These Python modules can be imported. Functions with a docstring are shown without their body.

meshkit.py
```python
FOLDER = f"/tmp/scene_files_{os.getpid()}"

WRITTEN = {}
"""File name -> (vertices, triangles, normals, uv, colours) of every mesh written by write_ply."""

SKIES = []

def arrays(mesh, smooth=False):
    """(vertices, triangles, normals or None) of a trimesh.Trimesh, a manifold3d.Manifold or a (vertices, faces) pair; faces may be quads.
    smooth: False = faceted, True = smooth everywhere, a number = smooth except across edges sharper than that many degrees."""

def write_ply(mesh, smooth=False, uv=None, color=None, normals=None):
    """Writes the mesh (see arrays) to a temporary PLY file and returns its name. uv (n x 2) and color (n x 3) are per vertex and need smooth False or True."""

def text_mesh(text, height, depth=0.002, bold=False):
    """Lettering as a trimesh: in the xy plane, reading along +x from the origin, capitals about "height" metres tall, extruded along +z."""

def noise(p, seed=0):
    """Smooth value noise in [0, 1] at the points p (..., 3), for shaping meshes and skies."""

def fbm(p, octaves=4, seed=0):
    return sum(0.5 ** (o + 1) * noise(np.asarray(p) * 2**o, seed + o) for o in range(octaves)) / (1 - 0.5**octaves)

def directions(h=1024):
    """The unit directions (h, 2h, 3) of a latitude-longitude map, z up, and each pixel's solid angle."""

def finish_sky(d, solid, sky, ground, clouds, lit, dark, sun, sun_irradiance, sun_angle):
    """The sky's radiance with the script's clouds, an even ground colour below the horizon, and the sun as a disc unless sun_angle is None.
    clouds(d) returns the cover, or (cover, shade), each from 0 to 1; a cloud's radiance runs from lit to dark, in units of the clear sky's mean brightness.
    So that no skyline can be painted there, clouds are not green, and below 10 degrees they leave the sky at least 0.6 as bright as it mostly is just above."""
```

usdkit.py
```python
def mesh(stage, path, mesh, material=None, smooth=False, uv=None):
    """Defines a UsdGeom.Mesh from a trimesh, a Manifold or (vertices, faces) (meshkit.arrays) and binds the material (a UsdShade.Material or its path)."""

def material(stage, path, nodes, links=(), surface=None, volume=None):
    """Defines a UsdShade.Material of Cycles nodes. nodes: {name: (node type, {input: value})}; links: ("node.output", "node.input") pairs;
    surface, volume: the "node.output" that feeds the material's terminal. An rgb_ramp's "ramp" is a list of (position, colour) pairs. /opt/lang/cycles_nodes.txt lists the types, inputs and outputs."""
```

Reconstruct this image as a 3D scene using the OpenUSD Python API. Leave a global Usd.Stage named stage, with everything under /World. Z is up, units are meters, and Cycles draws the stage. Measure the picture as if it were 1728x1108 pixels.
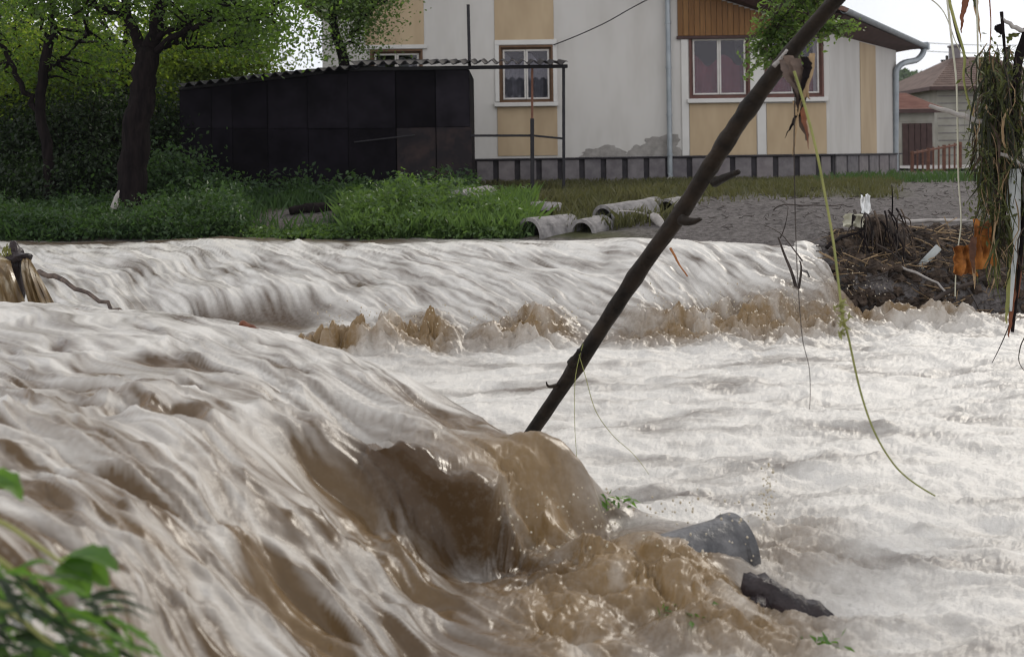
import math, random
import numpy as np, trimesh, usdkit
from scipy.interpolate import RBFInterpolator
from scipy.ndimage import map_coordinates, gaussian_filter
from shapely.geometry import Polygon, box as shbox
from pxr import Gf, Sdf, Usd, UsdGeom, UsdLux, UsdShade, Vt

stage = Usd.Stage.CreateInMemory()
UsdGeom.SetStageUpAxis(stage, UsdGeom.Tokens.z)
UsdGeom.SetStageMetersPerUnit(stage, 1.0)
UsdGeom.Xform.Define(stage, '/World')
UsdGeom.Scope.Define(stage, '/World/Looks')

# ------------------------------------------------------------------ camera
EYE = np.array([0.0, 0.0, 1.9]); ROLL = math.radians(0.8); F = 2000.0; HZ = 268.0
R_ = np.array([math.cos(ROLL), 0, -math.sin(ROLL)]); U_ = np.array([math.sin(ROLL), 0, math.cos(ROLL)]); F_ = np.array([0, 1.0, 0])
cam = UsdGeom.Camera.Define(stage, '/World/camera')
cam.CreateHorizontalApertureAttr(36.0); cam.CreateVerticalApertureAttr(36.0 * 656 / 1024)
cam.CreateFocalLengthAttr(36.0 * F / 1728)
cam.CreateVerticalApertureOffsetAttr(-(554 - HZ) / 1728 * 36.0)
cam.CreateClippingRangeAttr(Gf.Vec2f(0.05, 3000))
cam.CreateFStopAttr(2.8); cam.CreateFocusDistanceAttr(9.5)
cam.CreateExposureAttr(0.03)
M4 = Gf.Matrix4d(*R_, 0, *U_, 0, *(-F_), 0, *EYE, 1)
cam.AddTransformOp().Set(M4)

# ------------------------------------------------------------------ sky and sun
SUN_AZ, SUN_EL = math.radians(38), math.radians(34)     # azimuth from +y towards +x
SKY = 0.1
sd = np.array([math.sin(SUN_AZ) * math.cos(SUN_EL), math.cos(SUN_AZ) * math.cos(SUN_EL), math.sin(SUN_EL)])
usdkit.material(stage, '/World/Looks/sky_look', {
    'tc': ('texture_coordinate', {}),
    'st': ('sky_texture', {'sky_type': 'single_scattering', 'sun_disc': False, 'sun_elevation': SUN_EL, 'sun_rotation': SUN_AZ}),
    'n': ('noise_texture', {'scale': 2.2, 'detail': 6, 'roughness': 0.55}),
    'rp': ('rgb_ramp', {'ramp': [(0.25, (0.90, 0.90, 0.90)), (0.7, (1, 1, 1))]}),
    'cr': ('rgb_ramp', {'ramp': [(0.3, (8.6, 8.9, 9.6)), (0.7, (11.0, 11.0, 11.2))]}),
    'mx': ('mix_color', {'use_clamp': False}),
    'bg': ('background_shader', {'strength': SKY}),
}, [('tc.generated', 'n.vector'), ('n.fac', 'rp.fac'), ('n.fac', 'cr.fac'), ('rp.color', 'mx.fac'), ('st.color', 'mx.a'), ('cr.color', 'mx.b'), ('mx.result', 'bg.color')], surface='bg.background')
dome = UsdLux.DomeLight.Define(stage, '/World/sky')
UsdShade.MaterialBindingAPI.Apply(dome.GetPrim()).Bind(UsdShade.Material.Get(stage, '/World/Looks/sky_look'))
dome.GetPrim().SetCustomDataByKey('kind', 'structure')
sun = UsdLux.DistantLight.Define(stage, '/World/sun')
sun.CreateIntensityAttr(0.4); sun.CreateAngleAttr(11.0); sun.CreateColorAttr(Gf.Vec3f(1.0, 0.93, 0.82)); sun.CreateNormalizeAttr(True)
zq = sd; xq = np.cross([0, 0, 1.0], zq); xq /= np.linalg.norm(xq); yq = np.cross(zq, xq)
sun.AddTransformOp().Set(Gf.Matrix4d(*xq, 0, *yq, 0, *zq, 0, 0, 0, 0, 1))

# ------------------------------------------------------------------ helpers
def P(px, py, d):
    "the point at depth d that the photograph shows at pixel (px, py)"
    return EYE + d * (F_ + (px - 864) / F * R_ + (HZ - py) / F * U_)

def Pz(px, py, z):
    "the point at height z seen at pixel (px, py)"
    k = (px - 864) / F * R_[2] + (HZ - py) / F * U_[2]
    return P(px, py, (z - EYE[2]) / k)

_names = {}
def uname(parent, name):
    k = (parent, name); n = _names.get(k, 0); _names[k] = n + 1
    return name if n == 0 else f'{name}_{n:03d}'

def tag(prim, label=None, cat=None, group=None, kind=None):
    for k, v in (('label', label), ('category', cat), ('group', group), ('kind', kind)):
        if v: prim.SetCustomDataByKey(k, v)

def cat_(*ms):
    ms = [m for m in ms if m is not None]
    vs, fs, o = [], [], 0
    for v, f in ms:
        vs.append(v); fs.append(np.asarray(f) + o); o += len(v)
    return np.vstack(vs), np.vstack(fs)

def tri(m):
    if isinstance(m, trimesh.Trimesh): return np.array(m.vertices), np.array(m.faces)
    v, f = m; f = np.asarray(f)
    if f.shape[1] == 4: f = np.vstack([f[:, [0, 1, 2]], f[:, [0, 2, 3]]])
    return np.asarray(v, float), f

class Thing:
    "an Xform at the thing's base; its parts follow in world coordinates"
    def __init__(self, name, label, cat, base, group=None, kind=None):
        self.path = '/World/' + uname('/World', name); self.base = np.asarray(base, float)
        x = UsdGeom.Xform.Define(stage, self.path); x.AddTranslateOp().Set(Gf.Vec3d(*map(float, self.base)))
        tag(x.GetPrim(), label, cat, group, kind); self.prim = x.GetPrim()
    def part(self, name, m, mat, parent=None, smooth=False, label=None, kind=None):
        v, f = tri(m); par = parent or self.path
        path = par + '/' + uname(par, name)
        g = usdkit.mesh(stage, path, (v - self.base, f), mat, smooth=smooth)
        tag(g.GetPrim(), label, None, None, kind)
        return path

def single(name, m, mat, label=None, cat=None, group=None, kind=None, smooth=False):
    path = '/World/' + uname('/World', name)
    v, f = tri(m)
    g = usdkit.mesh(stage, path, (v, f), mat, smooth=smooth)
    tag(g.GetPrim(), label, cat, group, kind)
    return g

def box(x0, x1, y0, y1, z0, z1, ch=0.0):
    "axis-aligned box, its edges chamfered by ch"
    if ch <= 0:
        v = np.array([[x, y, z] for x in (x0, x1) for y in (y0, y1) for z in (z0, z1)], float)
        f = np.array([[0, 1, 3, 2], [4, 6, 7, 5], [0, 4, 5, 1], [2, 3, 7, 6], [0, 2, 6, 4], [1, 5, 7, 3]])
        return tri((v, f))
    pts = []
    for x, sx in ((x0, 1), (x1, -1)):
        for y, sy in ((y0, 1), (y1, -1)):
            for z, sz in ((z0, 1), (z1, -1)):
                pts += [[x, y + sy * ch, z + sz * ch], [x + sx * ch, y, z + sz * ch], [x + sx * ch, y + sy * ch, z]]
    h = trimesh.convex.convex_hull(np.array(pts))
    return tri(h)

def obox(c, ax, ay, az, sx, sy, sz, ch=0.0):
    "box of size sx, sy, sz about c along the axes ax, ay, az"
    v, f = box(-sx / 2, sx / 2, -sy / 2, sy / 2, -sz / 2, sz / 2, ch)
    B = np.array([ax, ay, az], float)
    return np.asarray(c) + v @ B, f

def smoothpath(pts, n):
    pts = np.asarray(pts, float); k = len(pts)
    if k < 3 or n <= k:
        t = np.linspace(0, k - 1, max(n, k)); return np.array([np.interp(t, range(k), pts[:, i]) for i in range(pts.shape[1])]).T
    from scipy.interpolate import PchipInterpolator
    t = np.linspace(0, k - 1, n)
    return np.array([PchipInterpolator(range(k), pts[:, i])(t) for i in range(pts.shape[1])]).T

def tube(pts, r, n=8, rough=0.0, seed=0, caps=True):
    "tube along pts with radius r (number or one per point)"
    pts = np.asarray(pts, float); k = len(pts); r = np.broadcast_to(np.asarray(r, float), (k,)).copy()
    d = np.gradient(pts, axis=0); d /= np.maximum(np.linalg.norm(d, axis=1, keepdims=True), 1e-9)
    up = np.array([0, 0, 1.0]) if abs(d[0][2]) < .8 else np.array([1.0, 0, 0])
    rng = np.random.default_rng(seed); rings = []
    u = np.cross(up, d[0]); u /= np.linalg.norm(u)
    a = np.arange(n) / n * 2 * math.pi
    for i in range(k):
        u = u - d[i] * (u @ d[i]); u /= max(np.linalg.norm(u), 1e-9); w = np.cross(d[i], u)
        rr = r[i] * (1 + rough * rng.uniform(-1, 1, n))
        rings.append(pts[i] + (np.cos(a) * rr)[:, None] * u + (np.sin(a) * rr)[:, None] * w)
    v = np.vstack(rings); f = []
    i0 = np.arange(n); j0 = (i0 + 1) % n
    for i in range(k - 1):
        f.append(np.stack([i * n + i0, i * n + j0, (i + 1) * n + j0], 1)); f.append(np.stack([i * n + i0, (i + 1) * n + j0, (i + 1) * n + i0], 1))
    f = np.vstack(f)
    if caps:
        v = np.vstack([v, pts[0], pts[-1]])
        f = np.vstack([f, np.stack([j0, i0, np.full(n, k * n)], 1), np.stack([(k - 1) * n + i0, (k - 1) * n + j0, np.full(n, k * n + 1)], 1)])
    return v, f

def ribbon(pts, w, side, fold=0.0):
    "a thin strip along pts of half-width w (per point) in direction side, with a fold along the middle"
    pts = np.asarray(pts, float); k = len(pts); w = np.broadcast_to(np.asarray(w, float), (k,))
    side = np.broadcast_to(np.asarray(side, float), (k, 3)); d = np.gradient(pts, axis=0)
    nn = np.cross(side, d); nn /= np.maximum(np.linalg.norm(nn, axis=1, keepdims=True), 1e-9)
    v = np.vstack([pts - side * w[:, None] + nn * (w * fold)[:, None], pts, pts + side * w[:, None] + nn * (w * fold)[:, None]])
    f = []
    for c in (0, 1):
        a, b = c * k, (c + 1) * k
        for i in range(k - 1): f += [[a + i, b + i, b + i + 1], [a + i, b + i + 1, a + i + 1]]
    return v, np.array(f)

def perlin(x, y, seed=0):
    "gradient noise, about -0.7 to 0.7"
    xi = np.floor(x).astype(np.int64); yi = np.floor(y).astype(np.int64); fx = x - xi; fy = y - yi
    u = fx ** 3 * (fx * (fx * 6 - 15) + 10); v = fy ** 3 * (fy * (fy * 6 - 15) + 10)
    def g(ix, iy, dx, dy):
        h = (ix * 374761393 + iy * 668265263 + seed * 1442695041) & 0xFFFFFFFF
        h = ((h ^ (h >> 13)) * 1274126177) & 0xFFFFFFFF; h = (h ^ (h >> 16)) & 0xFFFF
        a = h * (2 * math.pi / 65536.0); return np.cos(a) * dx + np.sin(a) * dy
    a = g(xi, yi, fx, fy); b = g(xi + 1, yi, fx - 1, fy); c = g(xi, yi + 1, fx, fy - 1); d = g(xi + 1, yi + 1, fx - 1, fy - 1)
    return (a + u * (b - a)) * (1 - v) + (c + u * (d - c)) * v

def pf(x, y, octv=4, seed=0, gain=0.5):
    s = 0; amp = 1.0; c, q = math.cos(.6), math.sin(.6)
    for o in range(octv):
        s = s + amp * perlin(x, y, seed + o * 7); amp *= gain; x, y = (c * x - q * y) * 2.03 + 3.7, (q * x + c * y) * 2.03 + 1.3
    return s

def sst(a, b, x):
    t = np.clip((x - a) / (b - a), 0, 1); return t * t * (3 - 2 * t)

def leaves(centers, size, rng, up=0.4, aspect=0.5, fold=0.25, spread=0.3):
    "folded rhombic leaves, two triangles each, at the given points"
    n = len(centers); nrm = rng.normal(size=(n, 3)); nrm[:, 2] += up * 2; nrm /= np.linalg.norm(nrm, axis=1, keepdims=True)
    t = rng.normal(size=(n, 3)); t -= nrm * (t * nrm).sum(1, keepdims=True); t /= np.linalg.norm(t, axis=1, keepdims=True)
    s = np.cross(nrm, t); L = size * rng.uniform(1 - spread, 1 + spread, (n, 1)); W = L * aspect * .5
    a = centers - t * L / 2; b = centers + t * L / 2
    l = centers + s * W + nrm * W * fold; r = centers - s * W + nrm * W * fold
    v = np.stack([a, l, b, r], 1).reshape(-1, 3); i = np.arange(n)[:, None] * 4
    return v, np.vstack([i + [0, 2, 1], i + [0, 3, 2]])

# ------------------------------------------------------------------ materials
def mat(name, col, col2=None, scale=4.0, rough=0.6, bump=0.0, bscale=30.0, bdist=0.01, detail=5, spec=0.2, stretch=None, metallic=0.0, coords='position', lo=0.35, hi=0.65, nodes=None, links=None):
    path = '/World/Looks/' + name
    N = {'g': ('geometry', {}), 'p': ('principled_bsdf', {'roughness': rough, 'specular_ior_level': spec, 'metallic': metallic, 'base_color': col})}
    L = []
    src = 'g.position'
    if stretch is not None:
        N['mp'] = ('mapping', {'scale': stretch}); L.append((src, 'mp.vector')); src = 'mp.vector'
    if col2 is not None:
        N['n'] = ('noise_texture', {'scale': scale, 'detail': detail, 'roughness': 0.6}); N['r'] = ('rgb_ramp', {'ramp': [(lo, col), (hi, col2)]})
        L += [(src, 'n.vector'), ('n.fac', 'r.fac'), ('r.color', 'p.base_color')]
    if bump > 0:
        N['bn'] = ('noise_texture', {'scale': bscale, 'detail': 4, 'roughness': 0.6}); N['b'] = ('bump', {'strength': bump, 'distance': bdist})
        L += [(src, 'bn.vector'), ('bn.fac', 'b.height'), ('b.normal', 'p.normal')]
    return usdkit.material(stage, path, N, L, surface='p.BSDF')

def leafmat(name, c1, c2, tr, scale=1.5, trfac=0.4, rough=0.5):
    return usdkit.material(stage, '/World/Looks/' + name, {
        'g': ('geometry', {}), 'n': ('noise_texture', {'scale': scale, 'detail': 3}), 'r': ('rgb_ramp', {'ramp': [(0.35, c1), (0.65, c2)]}),
        'hv': ('hsv', {}), 'mr': ('map_range', {'from_min': 0, 'from_max': 1, 'to_min': 0.6, 'to_max': 1.35}),
        'p': ('principled_bsdf', {'roughness': rough, 'specular_ior_level': 0.35}), 't': ('translucent_bsdf', {'color': tr}), 'm': ('mix_closure', {'fac': trfac})},
        [('g.position', 'n.vector'), ('n.fac', 'r.fac'), ('r.color', 'hv.color'), ('g.random_per_island', 'mr.value'), ('mr.result', 'hv.value'), ('hv.color', 'p.base_color'),
         ('p.BSDF', 'm.closure1'), ('t.BSDF', 'm.closure2')], surface='m.closure')

def glassmat(name, tint=(0.9, 0.9, 0.9), refl=(0.9, 0.9, 0.92)):
    return usdkit.material(stage, '/World/Looks/' + name, {
        't': ('transparent_bsdf', {'color': tint}), 'gl': ('glossy_bsdf', {'color': refl, 'roughness': 0.02}), 'f': ('fresnel', {'IOR': 1.55}),
        'mr': ('map_range', {'from_min': 0, 'from_max': 1, 'to_min': 0.02, 'to_max': 0.9}), 'm': ('mix_closure', {})},
        [('f.fac', 'mr.value'), ('mr.result', 'm.fac'), ('t.BSDF', 'm.closure1'), ('gl.BSDF', 'm.closure2')], surface='m.closure')
# ------------------------------------------------------------------ terrain
BX = np.array([-60, -14, -6.8, -3.2, 0.0, 1.7, 2.6, 3.3, 3.7, 4.4, 6.7, 12, 60.0])
BY = np.array([16.5, 16.2, 15.75, 15.4, 14.95, 14.35, 13.95, 13.55, 13.0, 13.3, 14.1, 14.6, 15.0])
def bank_y(x): return np.interp(x, BX, BY)
def ground(x, y):
    x = np.asarray(x, float); y = np.asarray(y, float)
    t = y - bank_y(x)
    soft = np.interp(t, [-3, -1.2, -.6, 0, 1, 2.5, 4, 6], [-1.5, -.8, 0.62, 0.88, 1.02, 1.16, 1.28, 1.37])
    hard = np.interp(t, [-3, -.25, 0.0, .25, .7, 1.5, 3, 6], [-.5, -.35, -.05, .55, 0.85, 1.08, 1.22, 1.37])
    k = sst(3.2, 3.6, x)
    z = soft * (1 - k) + hard * k
    amp = np.interp(y, [13, 18, 24, 60], [.05, .045, .02, .1])
    z = z + amp * pf(x * 1.1, y * 1.1, 4, 5) + k * .1 * pf(x * 3.1, y * 3.1, 4, 15) * np.exp(-((t - .4) / .8) ** 2)
    z = z + .13 * np.exp(-((x + 3.0) / 1.0) ** 2 - ((y - 16.9) / .9) ** 2)
    return z
gy = np.concatenate([np.arange(11.0, 19, .06), np.arange(19, 30, .15), np.geomspace(30, 1500, 60)])
gx = np.concatenate([-np.geomspace(900, 14, 40), np.arange(-13.8, 13.8, .08), np.geomspace(14, 900, 40)])
X, Y = np.meshgrid(gx, gy); Z = ground(X, Y)
def gridmesh(X, Y, Z):
    h, w = X.shape; i = np.arange(h * w).reshape(h, w)
    a, b, c, d = i[:-1, :-1].ravel(), i[:-1, 1:].ravel(), i[1:, 1:].ravel(), i[1:, :-1].ravel()
    return np.stack([X.ravel(), Y.ravel(), Z.ravel()], 1), np.vstack([np.stack([a, b, c], 1), np.stack([a, c, d], 1)])
usdkit.material(stage, '/World/Looks/bank_soil', {
    'g': ('geometry', {}), 'n': ('noise_texture', {'scale': 1.3, 'detail': 8, 'roughness': 0.65}), 'n2': ('noise_texture', {'scale': 14, 'detail': 6, 'roughness': 0.7}),
    'a': ('attribute', {'attribute': 'mud'}), 'm1': ('rgb_ramp', {'ramp': [(0.3, (0.045, 0.048, 0.020)), (0.55, (0.085, 0.085, 0.034)), (0.72, (0.085, 0.066, 0.045))]}),
    'm2': ('rgb_ramp', {'ramp': [(0.3, (0.035, 0.029, 0.026)), (0.45, (0.105, 0.092, 0.088)), (0.7, (0.21, 0.19, 0.183))]}),
    'mx': ('mix_color', {}), 'rr': ('rgb_ramp', {'ramp': [(.3, (.55, .55, .55)), (.5, (.95, .95, .95))]}),
    'b': ('bump', {'strength': 1.0, 'distance': 0.09}), 'p': ('principled_bsdf', {'roughness': .8, 'specular_ior_level': .2})},
    [('g.position', 'n.vector'), ('g.position', 'n2.vector'), ('n.fac', 'm1.fac'), ('n2.fac', 'm2.fac'), ('a.fac', 'mx.fac'), ('m1.color', 'mx.a'), ('m2.color', 'mx.b'),
     ('mx.result', 'p.base_color'), ('n.fac', 'rr.fac'), ('rr.color', 'p.roughness'), ('n2.fac', 'b.height'), ('b.normal', 'p.normal')], surface='p.BSDF')
gm = single('riverbank_ground', gridmesh(X, Y, Z), '/World/Looks/bank_soil', kind='structure', smooth=True)
mn = .6 * pf(X * .8, Y * .8, 3, 9)
mud = np.maximum(sst(.6, 2.0, X + mn) * sst(18.6, 17.0, Y + 1.2 * mn), sst(.305, .345, X / Y + .03 * mn) * sst(40, 34, Y))
mud = np.maximum(mud, np.exp(-(((X + 2.98) / .85) ** 2 + ((Y - 16.75) / 1.05) ** 2) ** 2))
mud = np.maximum(mud, sst(0.25, -.05, Y - bank_y(X)))
UsdGeom.PrimvarsAPI(gm).CreatePrimvar('mud', Sdf.ValueTypeNames.FloatArray, 'vertex').Set(Vt.FloatArray.FromNumpy(mud.ravel().astype(np.float32)))

# near bank under the photographer
ny, nx = np.linspace(-6, 2.3, 60), np.linspace(-9, 9, 120)
NX, NY = np.meshgrid(nx, ny)
NZ = np.interp(NY, [-6, 0.6, 1.5, 2.3], [.9, .75, .35, -.5]) + .05 * pf(NX * 2, NY * 2, 3, 3) + np.interp(NX, [-2.5, -.8, 0], [.3, .22, 0]) * sst(.9, 1.7, NY)
nm = single('near_bank', gridmesh(NX, NY, NZ), '/World/Looks/bank_soil', kind='structure', smooth=True)
UsdGeom.PrimvarsAPI(nm).CreatePrimvar('mud', Sdf.ValueTypeNames.FloatArray, 'vertex').Set(Vt.FloatArray.FromNumpy(np.full(NX.size, .6, np.float32)))

# ------------------------------------------------------------------ the flood water
ctl = []
crest = [(-150, 510, 7.15), (0, 513, 7.0), (120, 520, 6.95), (250, 529, 6.9), (430, 556, 6.6), (530, 585, 6.45), (620, 620, 6.3), (680, 652, 6.15), (740, 690, 6.0), (800, 713, 5.85)]
for c in crest:
    p = P(*c); ctl.append(p)
    for k, dz in ((.22, .06), (.5, .3), (.8, .75), (1.1, 1.0), (1.5, 1.0)):
        q = p + np.array([.36, .93, 0]) * k; q[2] = p[2] * (1 - dz) if dz < 1 else 0; ctl.append(q)
for x in (-4.5, -6.5, -9):
    for y in (7.4, 6, 4, 2): ctl.append(np.array([x, y - .03 * (x + 3), 1.03]))
    ctl += [np.array([x, 8.6, .5]), np.array([x, 9.2, 0]), np.array([x, 9.8, 0])]
plateau = [(-200, 600, 1.02), (0, 600, 1.0), (0, 700, .97), (0, 800, .94), (0, 900, .90), (0, 1000, .87), (0, 1108, .83), (-200, 900, .95), (-200, 1150, .9),
 (200, 600, .97), (200, 700, .92), (200, 800, .87), (200, 900, .80), (200, 1000, .73), (200, 1108, .67), (200, 1250, .62),
 (400, 620, .91), (400, 700, .86), (400, 800, .76), (400, 900, .66), (400, 1000, .57), (400, 1108, .49), (400, 1300, .45),
 (550, 660, .80), (560, 720, .75), (545, 790, .62), (560, 900, .51), (560, 1000, .42), (560, 1108, .35), (600, 1300, .3),
 (650, 700, .70), (640, 745, .65), (625, 800, .50), (640, 880, .42), (680, 930, .34), (720, 990, .28), (720, 1060, .26), (720, 1130, .24), (800, 1300, .2),
 (720, 745, .62)]
for a in plateau: ctl.append(Pz(*a))
for a in [(760, 778, 5.25), (700, 765, 5.22), (680, 850, 5.0), (740, 912, 5.0), (790, 850, 5.12), (830, 880, 5.12), (790, 955, 5.06), (840, 955, 5.05), (890, 885, 5.28),
          (840, 738, 5.7), (900, 727, 5.68), (955, 768, 5.6), (1000, 820, 5.58), (1018, 870, 5.6), (870, 800, 5.42), (905, 850, 5.36), (925, 893, 5.33), (970, 885, 5.45)]: ctl.append(P(*a))
for c in [(860, 722, 5.75), (930, 745, 5.68), (980, 790, 5.62), (1020, 840, 5.65)]:
    p = P(*c)
    for k, dz in ((.25, .45), (.5, .95), (.9, 1)):
        q = p + np.array([.75, .66, 0]) * k; q[2] = p[2] * (1 - dz); ctl.append(q)
for a in [(850, 985, .17), (900, 940, .17), (1000, 930, .23), (1000, 1000, .22), (900, 1050, .2), (1100, 900, .20), (1100, 975, .24), (1100, 1060, .15), (1200, 955, .22), (1200, 1108, .1), (1000, 1108, .18), (1300, 1000, .06),
          (1400, 1000, .02), (1350, 1108, .03), (1280, 880, .03), (1400, 1300, 0), (1100, 1300, .1), (900, 660, 0), (850, 640, 0), (1000, 640, 0), (1000, 720, 0), (1080, 760, 0), (1080, 830, 0)]: ctl.append(Pz(*a))
for px in range(1150, 2000, 110):
    for py in (600, 660, 730, 800, 870, 960, 1060, 1200): 
        if py < 860 or px > 1450: ctl.append(Pz(px, py, 0))
for x in np.arange(-3, 6, 1.0): ctl += [np.array([x, 9.6, 0]), np.array([x, 10.8, 0])] if x > -2 else [np.array([x, 10.4, 0])]
ctl = np.array(ctl)
rbf = RBFInterpolator(ctl[:, :2], ctl[:, 2], kernel='thin_plate_spline', smoothing=2e-4)
cx, cy = np.linspace(-9, 8, 341), np.linspace(1.2, 11, 246)
CXg, CYg = np.meshgrid(cx, cy)
nearz = rbf(np.stack([CXg.ravel(), CYg.ravel()], 1)).reshape(CXg.shape)
nearz = np.clip(nearz, -.02, 1.1)

# places of the picture turned into places of the river
def W(px, py, z): p = Pz(px, py, z); return p[0], p[1]
us = np.concatenate([-np.geomspace(4, .58, 26)[:-1], np.linspace(-.58, -.455, 50)[:-1], np.linspace(-.455, .455, 960), np.linspace(.455, .58, 50)[1:], np.geomspace(.58, 4, 26)[1:]])
ys = [1.9]
while ys[-1] < 16.6: ys.append(ys[-1] + max(.0042 * ys[-1], .010) * (0.34 if 10.9 < ys[-1] < 13.9 else .8))
ys = np.array(ys)
UU, WY = np.meshgrid(us, ys); WX = UU * WY
def near_base(x, y):
    i = (np.clip(y, 1.2, 11) - 1.2) / 9.8 * 245; j = (np.clip(x, -9, 8) + 9) / 17 * 340
    return map_coordinates(nearz, [i, j], order=3, mode='nearest')
zn = near_base(WX, WY) * sst(11, 10.2, WY)
xb = np.array([-30, -5, -2.1, 0.2, 3.06, 4.2, 30]); yb = np.array([11.1, 11.1, 11.4, 11.95, 12.3, 12.9, 13.0])
yc = np.array([14.6, 14.6, 14.4, 14.0, 13.45, 13.6, 13.6])
wxj = WX + .25 * pf(WX * .8, WY * .8, 3, 31)
YB = np.interp(wxj, xb, yb) + .12 * pf(WX * 1.2, WY * .3, 3, 32); YC = np.interp(wxj, xb, yc)
u = (WY - YB) / (YC - YB)
prof = np.interp(u, [-.2, 0, .12, .3, .5, .7, .88, 1.05, 1.3, 3], [0, .02, .10, .28, .50, .69, .81, .865, .885, .895])
prof = np.where(WX > 3.0, prof * sst(4.0, 3.35, WX + .22 * pf(WX * 1.5, WY * 2.2, 4, 34)), prof)
slope = sst(-.15, .15, u) * sst(1.5, .9, u)
upper = sst(.7, 1.2, u)
# tongue of smooth water in the weir
def seg(x, y, a, b):
    a, b = np.array(a), np.array(b); d = b - a; L2 = d @ d
    t = np.clip(((x - a[0]) * d[0] + (y - a[1]) * d[1]) / L2, 0, 1)
    return np.hypot(x - a[0] - t * d[0], y - a[1] - t * d[1]), t
ta, tb = W(345, 450, .80), W(505, 560, .12)
dt, tt = seg(WX, WY, ta, tb)
tongue = np.exp(-(dt / (.12 + .22 * tt)) ** 2)
# streaks on the weir, running down it and to the right
fs = np.array([.72, -.694]); s1 = WX * fs[0] + WY * fs[1]; t1 = WX * fs[1] - WY * fs[0]
wp = .35 * pf(WX * .55, WY * .55, 2, 40)
streak = pf(s1 * .7, (t1 + wp) * 2.6, 3, 41) * .030 + (.35 - np.abs(perlin(s1 * .8 + 5, (t1 + wp) * 4.2, 43))) * .042 + (.3 - np.abs(perlin(s1 * 1.5 + 2, (t1 + wp) * 9, 44))) * .040 + pf(s1 * 2.2, (t1 + wp) * 16, 2, 45) * .022 + pf(WX * 2.4 + wp, WY * 2.4, 3, 46) * .040 + pf(WX * 7, WY * 7, 2, 47) * .014
big = pf(s1 * .42 + 2, (t1 + wp) * 1.05, 2, 53) * .12 + np.minimum(pf(s1 * .5 + 8, (t1 + wp) * 1.5 + 4, 2, 54) + .12, 0) * .17
upz = .020 * pf(WX * 1.2, WY * 2.2, 4, 50) * sst(1.0, 1.6, u)
mound = .10 * np.exp(-(((u - 1.1) / .35) ** 2)) * np.clip(pf(WX * .9, WY * .3, 2, 52) + .2, 0, 1)
zfar = prof - .15 * tongue * slope + (big * sst(0, .3, u) * sst(1.15, .8, u) + streak * slope * (1 - .85 * tongue) + upz + mound * (WX < 3.6))
# rollers where the weir meets the pool
qq = (WY - (YB - .02)) / (.40 + .12 * pf(WX * .9, WY * .2, 2, 33))
rl = np.exp(-qq ** 2) * np.interp(WX, [-4, -2.6, -1.7, -.8, -.5, .2, .8, 1.2, 2.0, 3.0, 3.6, 4.6, 5.5, 6.5, 8], [.0, .3, 1.3, 1.2, .3, 1.1, .10, .5, 1.15, .9, .5, .8, .3, .7, .1])
def billow(x, y, seed): 
    a = 0; amp = 1; c, q = math.cos(.9), math.sin(.9)
    for o in range(5):
        a = a + amp * (np.sqrt(perlin(x, y, seed + o) ** 2 + .004) * 2.2 - .42); amp *= .52
        x, y = (c * x - q * y) * 2.1 + 1.7, (q * x + c * y) * 2.1 + 4.1
    return a
roll_b = billow(WX * 1.3 + .3 * pf(WX * 2, WY * 2, 2, 60), WY * 1.5, 61)
sq = np.exp(-(((WX - 3.72) / .40) ** 2 + ((WY - 12.8) / .38) ** 2)); rl = np.maximum(rl, .95 * sq)
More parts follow.
